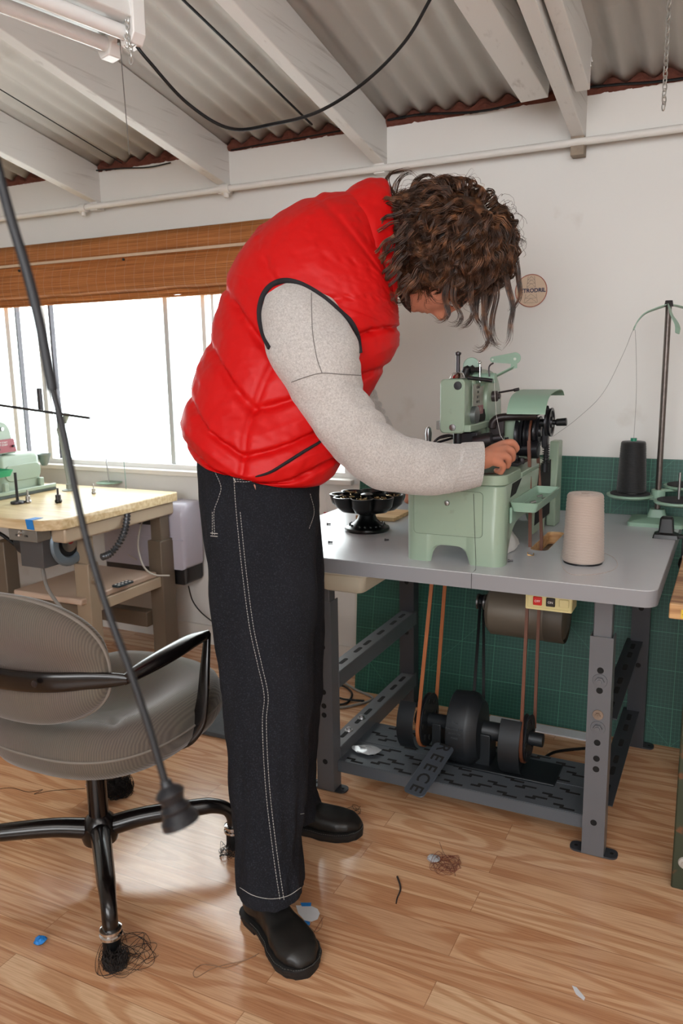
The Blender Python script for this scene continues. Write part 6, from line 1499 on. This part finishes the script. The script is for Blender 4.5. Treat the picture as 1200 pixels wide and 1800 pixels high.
# armhole binding, pocket zip, front zip on the vest surface
arm_px = [(474, 612), (463, 590), (456, 560), (457, 535), (466, 512), (482, 498), (503, 493), (528, 499), (553, 512), (578, 530), (600, 550), (617, 566), (628, 590), (632, 620)]
P_ = online(TV, [(449, 838), (475, 830), (505, 812), (535, 793), (560, 778), (572, 768)], .0005); B().tube(P_, [.0022+.0045*sin(pi*i/(len(P_)-1))**.5 for i in range(len(P_))], 10, flat=.6).build('pocket_zip', M_vtrim, vest)
P_ = [S(686, 530, 2.02), S(691, 545, 2.015), S(693, 562, 2.01), S(690, 585, 2.02)]
B().tube(smoothcurve(P_, 5), [.006]*16, 8, flat=.6).build('front_zip', M_vtrim, vest)
B().beam(S(688, 536, 2.0), S(685, 556, 1.995), .004, .002).build('zip_pull', M_vtrim, vest)

# ---- sweater sleeves
def sleeve(keys, m, nm, parent, seed=0, cuff=.9, n=120):
    K = interp(keys, m); R = []
    for q, (xl, yl, xr, yr, dc, hd) in enumerate(K):
        f = q/(m-1); rg = ringp((xl, yl), (xr, yr), dc, hd, n, 2.1); c = sum(rg, V())/n
        for j in range(n):
            o_ = (rg[j]-c).normalized(); p = rg[j]
            w_ = noise.noise(V((p.x*11+seed, p.y*11, p.z*11)))*.007+noise.noise(V((p.x*26, p.y*26+seed, p.z*26)))*.003
            fold = 0
            for f0, a_ in ((.40, .006), (.47, .008), (.53, .006), (.30, .005)):
                fold -= a_*exp(-((f-f0-.05*sin(2*pi*j/n+1))/.012)**2)*max(0, cos(2*pi*j/n-.3))
            if f > cuff: w_ = .0016*sin(2*pi*j/n*40)-.002
            rg[j] = p+o_*(w_+fold)
        R.append(rg)
    e = [[p+(sum(R[-1], V())/n-p)*.12 for p in R[-1]], [p+(sum(R[-3], V())/n-p)*.2 for p in R[-3]]]
    b = B(); b.loft(R+e); o = b.build(nm, M_knit, parent, ang=85); return o, b
NS = [(480, 512, 520, 494, 1.90, .045), (466, 524, 548, 500, 1.89, .058), (458, 552, 582, 522, 1.88, .075), (461, 585, 608, 554, 1.875, .085), (470, 620, 628, 594, 1.865, .088), (488, 660, 634, 640, 1.865, .085),
 (512, 702, 640, 676, 1.87, .080), (545, 748, 660, 712, 1.88, .077), (580, 795, 683, 742, 1.90, .074), (612, 832, 706, 762, 1.92, .072), (652, 858, 735, 772, 1.94, .069), (705, 868, 768, 777, 1.965, .064), (760, 869, 796, 779, 1.99, .058), (806, 864, 822, 777, 2.02, .052), (843, 855, 849, 776, 2.045, .046)]
sl, sbm = sleeve(NS, 200, 'sweater_sleeve', PE, 0, .90); TS = bvh(sbm)
FS = [(590, 560, 640, 500, 2.20, .06), (585, 640, 655, 615, 2.28, .062), (598, 690, 662, 680, 2.32, .060), (606, 745, 673, 712, 2.335, .056), (625, 790, 690, 750, 2.345, .052), (655, 825, 708, 786, 2.355, .046), (680, 845, 720, 822, 2.36, .040)]
sleeve(FS, 90, 'sweater_sleeve', PE, 4, .86, 90)
P_ = []
for p in smoothcurve([V((x, y, 0)) for x, y in arm_px], 8):
    hs_ = [h for h in (hit(TV, p.x, p.y, .003), hit(TS, p.x, p.y, .001)) if h is not None]
    if hs_: P_.append(min(hs_, key=lambda h: (h-CAM).length))
for _ in range(6): P_ = [P_[0]]+[(P_[i-1]+P_[i]*2+P_[i+1])/4 for i in range(1, len(P_)-1)]+[P_[-1]]
B().tube(P_, .0068, 10, flat=.7).build('armhole_binding', M_vtrim, vest)
M_seam = mat('knit_seam', '#77726f', .9)
for pts in ([(547, 515), (548, 560), (550, 590), (557, 630), (566, 656)], [(512, 672), (540, 662), (566, 656), (600, 658), (634, 660)]):
    P_ = online(TS, pts, .0004)
    if len(P_) > 2: B().tube(P_, .0011, 5).build('sleeve_seam', M_seam, sl)

# ---- hair
random.seed(21)
M_hr, nt, hb = nodes('brown_hair'); L = nt.links.new; t = N(nt, 'TexCoord')
n1 = N(nt, 'TexNoise', _Scale=38.0, _Detail=3.0); L(t.outputs['Object'], n1.inputs['Vector'])
c = N(nt, 'ValToRGB'); e = c.color_ramp.elements; e[0].position = .38; e[0].color = lin('#2f1d13'); e[1].position = .72; e[1].color = lin('#8a5d3e'); e.new(.54).color = lin('#4e3222')
L(n1.outputs['Fac'], c.inputs['Fac']); L(c.outputs['Color'], hb.inputs['Base Color']); hb.inputs['Roughness'].default_value = .38; hb.inputs['Specular IOR Level'].default_value = .45
EC0 = S(786, 428, 2.08); ax1, ax2, ax3 = .176, .152, .150    # along RH, Z, VD
def ell(p): q = p-EC0; return V((q.dot(RH)/ax1, q.dot(Z)/ax2, q.dot(VD)/ax3))
def unell(v): return EC0+RH*v.x*ax1+Z*v.y*ax2+VD*v.z*ax3
wh = V((.55, .50, -.66)).normalized()    # the crown whorl
def onface(v, lim=.0):
    p = unell(v); q = p-HC; return q.dot(hf) > .035+lim and q.dot(hu) < .085
# scalp cap under the locks
b = B(); nn_, mm_ = 72, 48; rows = []
for i in range(mm_+1):
    ph = -pi/2+pi*i/mm_; rows.append([])
    for j in range(nn_):
        th = 2*pi*j/nn_; v = V((cos(ph)*cos(th), sin(ph), cos(ph)*sin(th))); k = .80+.07*noise.noise(v*3.1)+.04*noise.noise(v*7)
        rows[-1].append(unell(v*k))
k = nn_; b.v = [p for r in rows for p in r]
for i in range(mm_):
    for j in range(nn_):
        f = (i*k+j, i*k+(j+1) % k, (i+1)*k+(j+1) % k, (i+1)*k+j); c_ = sum((b.v[q] for q in f), V())/4; q = c_-HC
        if q.dot(hf) > .052 and q.dot(hu) < .075: continue
        b.f.append(f)
b.mi = [0]*len(b.f)
hcap = b.build('hair', M_hr, PE)
def lock(b, guide, ns, spread, r, taper=True, seed=0):
    m = len(guide); x, y, _d = frame(guide[0], guide[min(3, m-1)])
    for s in range(ns):
        a = random.uniform(0, 6.28); rad = spread*sqrt(random.random()); ph = random.uniform(-.5, .5); k1 = random.uniform(.6, 1.3); pts = []
        oo = x*cos(a)*rad+y*sin(a)*rad; j2 = V((random.uniform(-1, 1), random.uniform(-1, 1), random.uniform(-1, 1)))
        cut = random.uniform(.65, 1.0)
        for i in range(int(m*cut)):
            f = i/(m-1); pts.append(guide[i]+oo*(1-.7*f)+j2*.012*f*f*k1)
        mm = len(pts)
        if mm > 3: b.tube(pts, [r*(1-.88*(i/(mm-1))**1.6) for i in range(mm)], 4, cap=False)
def grow(v0, length, sc, curl, free=0.0):
    p = unell(v0*sc*.9); d = None; pts = [p]; st = .009; n = int(length/st); fr = 0
    away = (v0-wh*v0.dot(wh)); 
    d = RH*away.x+Z*away.y+VD*away.z
    d = d.normalized() if d.length > .05 else V((random.uniform(-1, 1), random.uniform(-1, .2), random.uniform(-1, 1))).normalized()
    hx = random.uniform(0, 6.28); wl = random.uniform(.045, .085); amp = curl*random.uniform(.5, 1.3); sgn_ = random.choice((-1, 1))
    base = [p]
    for i in range(n):
        e_ = ell(p); nrm = V((0, 0, 0)); w = e_.normalized(); nr = (RH*w.x/ax1+Z*w.y/ax2+VD*w.z/ax3).normalized()
        a2 = (w-wh*w.dot(wh)); aw = (RH*a2.x+Z*a2.y+VD*a2.z); aw = aw.normalized() if aw.length > .01 else d
        d = (d*.82+aw*.12+V((0, 0, -1))*(.05+.09*(i/n)+free)+V((noise.noise(p*14+v0*3), noise.noise(p*14+v0*5+V((5, 0, 0))), noise.noise(p*14+v0*7+V((0, 7, 0)))))*.16)
        if e_.length < 1.25: d = d-nr*d.dot(nr)*.85
        d.normalize(); p = p+d*st; e2 = ell(p)
        if e2.length < sc: p = unell(e2.normalized()*sc)
        if e2.y < -.5 and (p-HC).dot(hf) > .11 and (p-HC).dot(hu) < .03: break
        base.append(p.copy())
    out = []; m = len(base)
    for i in range(m):
        t_ = (base[min(i+1, m-1)]-base[max(i-1, 0)]); t_ = t_.normalized() if t_.length > 0 else Z
        x_ = t_.orthogonal().normalized(); y_ = t_.cross(x_)
        if i: x_ = (px_-t_*px_.dot(t_)).normalized(); y_ = t_.cross(x_)
        px_ = x_; f = i/max(1, m-1); A_ = amp*f**.8; an = hx+sgn_*2*pi*i*st/wl
        out.append(base[i]+x_*cos(an)*A_+y_*sin(an)*A_)
    return out
b = B(); BL = b; cnt = 0; tries = 0
while cnt < 430 and tries < 5000:
    tries += 1
    v = V((random.gauss(0, 1), random.gauss(0, 1), random.gauss(0, 1))).normalized()
    if v.z > .55 or onface(v): continue
    g = grow(v, random.uniform(.10, .19), random.uniform(.86, 1.03), .016)
    if len(g) < 7: continue
    lock(b, g, random.randint(10, 16), random.uniform(.004, .011), .0011); cnt += 1
# flyaway single hairs
b = B()
for q in range(170):
    v = V((random.gauss(0, 1), random.gauss(.5, 1), random.gauss(-.2, .8))).normalized()
    if onface(v): continue
    g = grow(v, random.uniform(.07, .15), random.uniform(1.0, 1.12), .017)
    if len(g) > 5: b.tube(g, .00042, 3, cap=False)
b.build('flyaway_hair', M_hr, hcap, ang=180)
# long locks that hang over the forehead
b = BL
HL = [([(790, 480), (783, 520), (786, 552), (774, 566), (758, 560)], 2.0, 16), ([(800, 480), (797, 525), (809, 556), (802, 571), (786, 570)], 2.0, 16), ([(826, 470), (828, 520), (830, 550), (818, 573), (802, 575)], 2.01, 16),
 ([(842, 450), (850, 515), (850, 560), (858, 595), (845, 613), (828, 611)], 2.04, 20), ([(870, 430), (892, 500), (900, 550), (894, 592), (880, 622)], 2.06, 20), ([(860, 440), (872, 520), (862, 570), (870, 600), (884, 615)], 2.05, 18),
 ([(850, 440), (860, 520), (848, 570), (862, 600), (880, 606)], 2.08, 18), ([(885, 420), (908, 470), (912, 520), (900, 545), (897, 530)], 2.08, 16), ([(840, 460), (838, 530), (836, 560), (846, 575), (850, 590)], 2.06, 14),
 ([(700, 470), (675, 500), (655, 500), (640, 490), (632, 478)], 1.93, 12), ([(720, 490), (700, 515), (712, 530), (728, 522)], 1.93, 12), ([(700, 420), (672, 440), (655, 470), (642, 495), (660, 512)], 1.92, 16), ([(700, 380), (672, 390), (658, 415), (650, 445), (662, 462)], 1.94, 16), ([(710, 440), (685, 470), (668, 500), (655, 515), (640, 508)], 1.92, 14), ([(700, 355), (678, 352), (664, 372), (660, 400)], 1.97, 14), ([(730, 480), (712, 505), (690, 520), (672, 515)], 1.92, 14), ([(715, 400), (690, 430), (672, 455), (668, 480), (680, 492)], 1.92, 16),
 ([(700, 360), (680, 320), (690, 302), (715, 300), (732, 312)], 2.06, 12), ([(720, 350), (730, 318), (755, 308), (770, 325), (765, 340)], 2.06, 14), ([(690, 350), (698, 318), (720, 305), (742, 320)], 2.1, 10)]
def curly(g, amp, wl):
    out = []; hx = random.uniform(0, 6.28); acc = 0; px_ = None
    for i, p in enumerate(g):
        t_ = (g[min(i+1, len(g)-1)]-g[max(i-1, 0)]).normalized(); px_ = t_.orthogonal().normalized() if px_ is None else (px_-t_*px_.dot(t_)).normalized(); y_ = t_.cross(px_)
        if i: acc += (p-g[i-1]).length
        f = i/(len(g)-1); out.append(p+(px_*cos(hx+6.283*acc/wl)+y_*sin(hx+6.283*acc/wl))*amp*f)
    return out
for pts, d_, ns in HL:
    nape = d_ < 1.98 and pts[0][0] < 740
    g = smoothcurve([S(x, y, d_+.01*i) for i, (x, y) in enumerate(pts)], 7)
    if nape:
        for q in range(3): lock(b, curly([p+V((random.uniform(-.012, .012), 0, random.uniform(-.014, .014))) for p in [V()]*0] or [p+V((.012*sin(q*2+pts[0][1]), .004*q, .012*cos(q*2+pts[0][1]))) for p in g], .013, .055), 8, .006, .0009)
        continue
    g = curly(g, .004, .09); lock(b, g, int(ns*1.7), .010, .0010)
    g2 = [p+V((random.uniform(-.01, .01), .02, random.uniform(-.008, .004))) for p in g[:1]]*0
BL.build('hair_locks', M_hr, hcap, ang=180)
